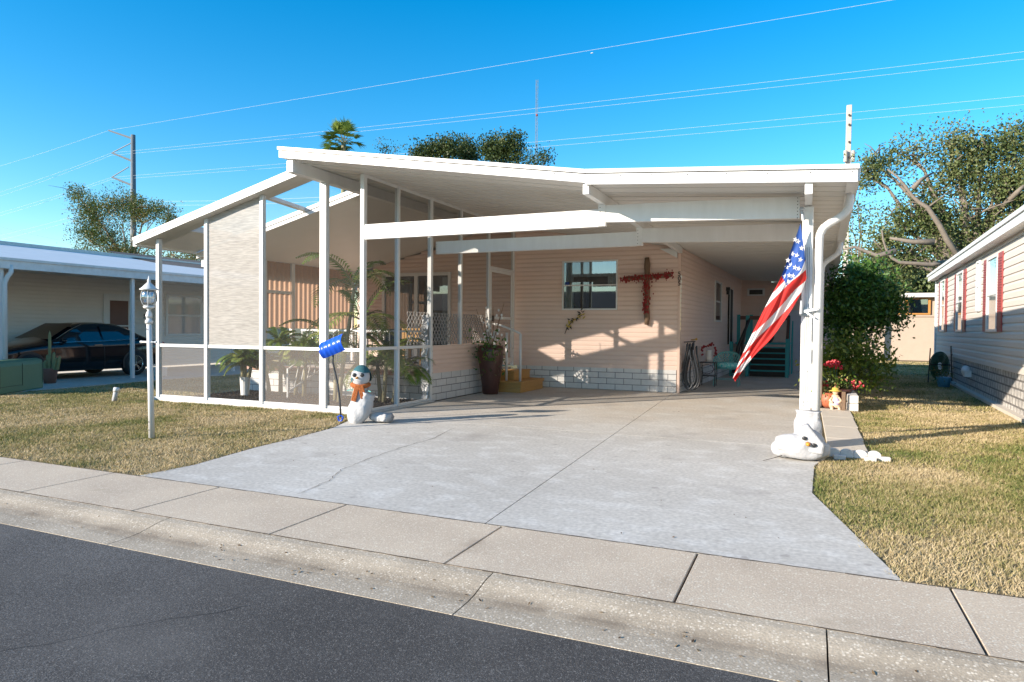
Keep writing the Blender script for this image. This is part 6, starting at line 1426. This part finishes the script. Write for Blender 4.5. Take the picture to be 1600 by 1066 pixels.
# ================================================================== TREES
def tree(name, label, cat, Y, pxcl, n, size, mt, seed, trunk_px, group=None, r_=.25, limb_px=(), aspect=.55, shell=.55, dep=.8, cl_n=28, spread=2.0, twigs=0):
    """pxcl: (px,py,rx_px,ry_px,weight[,dY])"""
    cl = []; base = at(trunk_px[0], 515, Y); base.z = 0
    for c in pxcl:
        dY = c[5] if len(c) > 5 else 0
        p = at(c[0],c[1],Y+dY); sc = (at(c[0]+1,c[1],Y+dY)-at(c[0],c[1],Y+dY)).length
        sz = (at(c[0],c[1]+1,Y+dY)-at(c[0],c[1],Y+dY)).length
        cl.append((p.x,p.y,p.z,c[2]*sc,(c[2]+c[3])/2*sc*dep,c[3]*sz,c[4]))
    t = thing(name, label, cat, tuple(base), group)
    leaves('crown', cl, n, size, mt, seed, t, aspect=aspect, shell=shell, cl_n=cl_n, spread=spread)
    b = MB(); fork = at(trunk_px[0],trunk_px[1],Y); b.tube([base, base.lerp(fork,.5)+Vector((.1,0,0)), fork], r_, 10, r1=r_*.8)
    limbs(b, fork, [c[:3] for c in cl], r_*.45, seed)
    rgt = random.Random(seed+5)
    for c in cl:
        for q in range(twigs):
            p0 = Vector(c[:3])+Vector((rgt.uniform(-1,1)*c[3],rgt.uniform(-1,1)*c[4],rgt.uniform(-1,1)*c[5]))*.5; dv = Vector((rgt.uniform(-1,1)*c[3],rgt.uniform(-1,1)*c[4],rgt.uniform(-.3,1)*c[5]))*.75
            b.tube([p0, p0+dv*.5+Vector((0,0,.08)), p0+dv], .028, 4, r1=.008)
    for L in limb_px:
        b.tube([at(x_,y_,Y+dy) for x_,y_,dy in L[:-1]], L[-1][0], 8, r1=L[-1][1])
    b.build('trunk', 'bark', t, smooth=True)
    return t
tree('autumn_tree', 'thin crowned tree with rust and green leaves behind the left neighbouring roof', 'tree', 40,
     [(150,330,38,30,3),(135,365,22,40,2),(190,320,30,22,2),(170,370,40,34,3),(215,330,26,24,2),(245,330,26,16,1.3),(268,345,16,10,.5),(195,400,60,20,3),(120,300,14,10,.5)], 26000, .15, 'redleaf', 51, (200,430), r_=.22, dep=.6, cl_n=60, spread=2.4, twigs=6,
     limb_px=[[(200,430,0),(215,380,0),(222,350,0),(245,338,0),(262,345,0),(.10,.03)],[(200,430,0),(180,380,0),(150,340,0),(125,310,0),(.11,.03)]])
tree('small_tree', 'dark green tree seen under the left eave beyond the neighbouring roof', 'tree', 30, [(300,408,40,14,2),(270,412,22,12,1),(350,410,40,14,1)], 3000, .16, 'redleaf', 52, (300,440), r_=.15)
tree('leafy_tree', 'rounded green tree left of the trio rising over the roof', 'tree', 34, [(676,236,26,14,3),(700,232,14,12,2),(655,243,14,12,1)], 5000, .15, 'mid', 53, (680,300), r_=.2)
tree('leafy_tree', 'middle green tree of the trio rising over the roof', 'tree', 36, [(727,236,16,18,3),(740,246,16,14,1)], 3600, .15, 'mid', 54, (725,300), r_=.2)
tree('leafy_tree', 'tallest green tree of the trio rising over the roof', 'tree', 33, [(780,238,22,18,3),(800,225,12,14,1.5),(766,230,10,10,1),(806,246,10,14,1)], 5200, .15, 'mid', 55, (780,300), r_=.2)
tree('leafy_tree', 'small sparse tree right of the trio beside the radio mast', 'tree', 38, [(850,246,10,11,1.4),(828,252,14,9,1)], 900, .15, 'mid', 56, (842,300), r_=.14)
tree('leafy_tree', 'twiggy treetop peeking over the roof right of the fan palm', 'tree', 38, [(600,232,7,6,1),(615,240,12,5,1)], 260, .14, 'mid', 57, (608,300), r_=.12)
tree('oak_tree', 'large spreading live oak with pale limbs over the right neighbouring house', 'tree', 30,
     [(1375,255,34,28,2),(1430,240,34,20,1.5),(1360,275,20,16,.7),(1490,225,38,24,2.5),(1540,240,42,28,3.2),(1590,222,34,34,3.2),(1500,275,48,30,2.5),(1560,290,46,32,3),(1610,290,40,50,4),(1450,300,40,18,1.2),
      (1400,345,42,18,2.2),(1460,345,46,22,3),(1520,340,46,30,3.5),(1390,380,36,22,2.6),(1450,385,50,20,3.0),(1500,375,40,26,3),(1580,350,46,34,3),(1365,400,26,22,1.5),(1425,410,34,18,1.6),(1640,245,40,50,3)], 38000, .12, 'oak', 58, (1520,440), r_=.42, dep=.75, shell=.6, cl_n=120, spread=2.8, twigs=14,
     limb_px=[[(1500,405,-1),(1478,372,-1),(1468,352,-1.2),(1449,324,-1.2),(1436,316,-1.2),(1426,307,-1.2),(1412,288,-1.2),(1402,276,-1.2),(1387,265,-1),(.115,.03)],[(1480,409,-1.5),(1455,414,-1.6),(1430,412,-1.8),(1405,410,-1.8),(1393,403,-1.8),(1384,388,-1.8),(1380,375,-1.8),(1378,360,-1.8),(.09,.025)],[(1460,378,-3),(1425,378,-3),(1390,372,-3),(.12,.04)],[(1426,295,-3),(1440,280,-3),(1458,270,-2),(.09,.03)],[(1560,330,0),(1590,300,-1),(1600,290,-1),(.12,.05)],[(1400,392,-4),(1370,400,-4),(1335,386,-4),(1318,390,-4),(.10,.03)]])
tree('background_tree', 'sunlit tree between the peach building and the oak limbs', 'tree', 50, [(1400,430,50,20,2),(1445,440,36,22,2),(1350,425,40,26,2),(1430,460,40,14,1)], 6000, .3, 'oak', 59, (1420,470), r_=.3)
tree('background_tree', 'sparse twiggy tree around the concrete pole by the roof corner', 'tree', 36, [(1330,330,14,22,1),(1345,290,10,30,.6),(1325,380,16,30,1.2),(1350,345,14,14,.6)], 900, .15, 'oak', 60, (1340,420), r_=.12)
# cabbage palm above the roof
Yp = 38; c_ = at(537,216,Yp); t = thing('fan_palm', 'cabbage palm with a round head rising behind the roof peak', 'palm', (c_.x,Yp,0))
b = MB(); b.tube([(c_.x,Yp,0), (c_.x,Yp,c_.z-.3)], .22, 10, r1=.16); b.build('trunk', 'palmbark', t, smooth=True)
V = []; Fc = []; RN = []; rg = random.Random(61)
for q in range(46):
    a = rg.uniform(0,6.28); el = rg.uniform(-.55,1.4); L = rg.uniform(.8,1.35); d = Vector((math.cos(a)*math.cos(el), math.sin(a)*math.cos(el), math.sin(el)))
    hub = c_+d*L*.75-Vector((0,0,.25)); s_ = d.cross(Vector((0,0,1))).normalized(); u_ = s_.cross(d)
    for k in range(15):
        th = -1.25+2.5*k/14; dd = (d*math.cos(th)+s_*math.sin(th)).normalized(); l_ = .85*rg.uniform(.85,1.1); e = hub+dd*l_; e.z -= .22*rg.random(); m_ = hub+dd*l_*.5; wv = dd.cross(u_)*.04
        o_ = len(V); V += [hub, m_-wv, e, m_+wv]; Fc.append((o_,o_+1,o_+2,o_+3)); RN.append(min(1,max(0,.15+.4*rg.random()+.2*(el > .3))))
npmesh('fronds', np.array([tuple(v_) for v_ in V]), np.array(Fc), 'palm', np.array(RN), t, 4)
b = MB()
for q in range(20): 
    a = q*2.4; el = -.4+.09*q; d = Vector((math.cos(a)*math.cos(el), math.sin(a)*math.cos(el), math.sin(el))); b.tube([c_-Vector((0,0,.35)), c_+d*.7-Vector((0,0,.25))], .02, 4)
b.build('leaf_stalk', 'palmbark', t)

for o in bpy.data.objects:
    if '_o' in o: del o['_o']
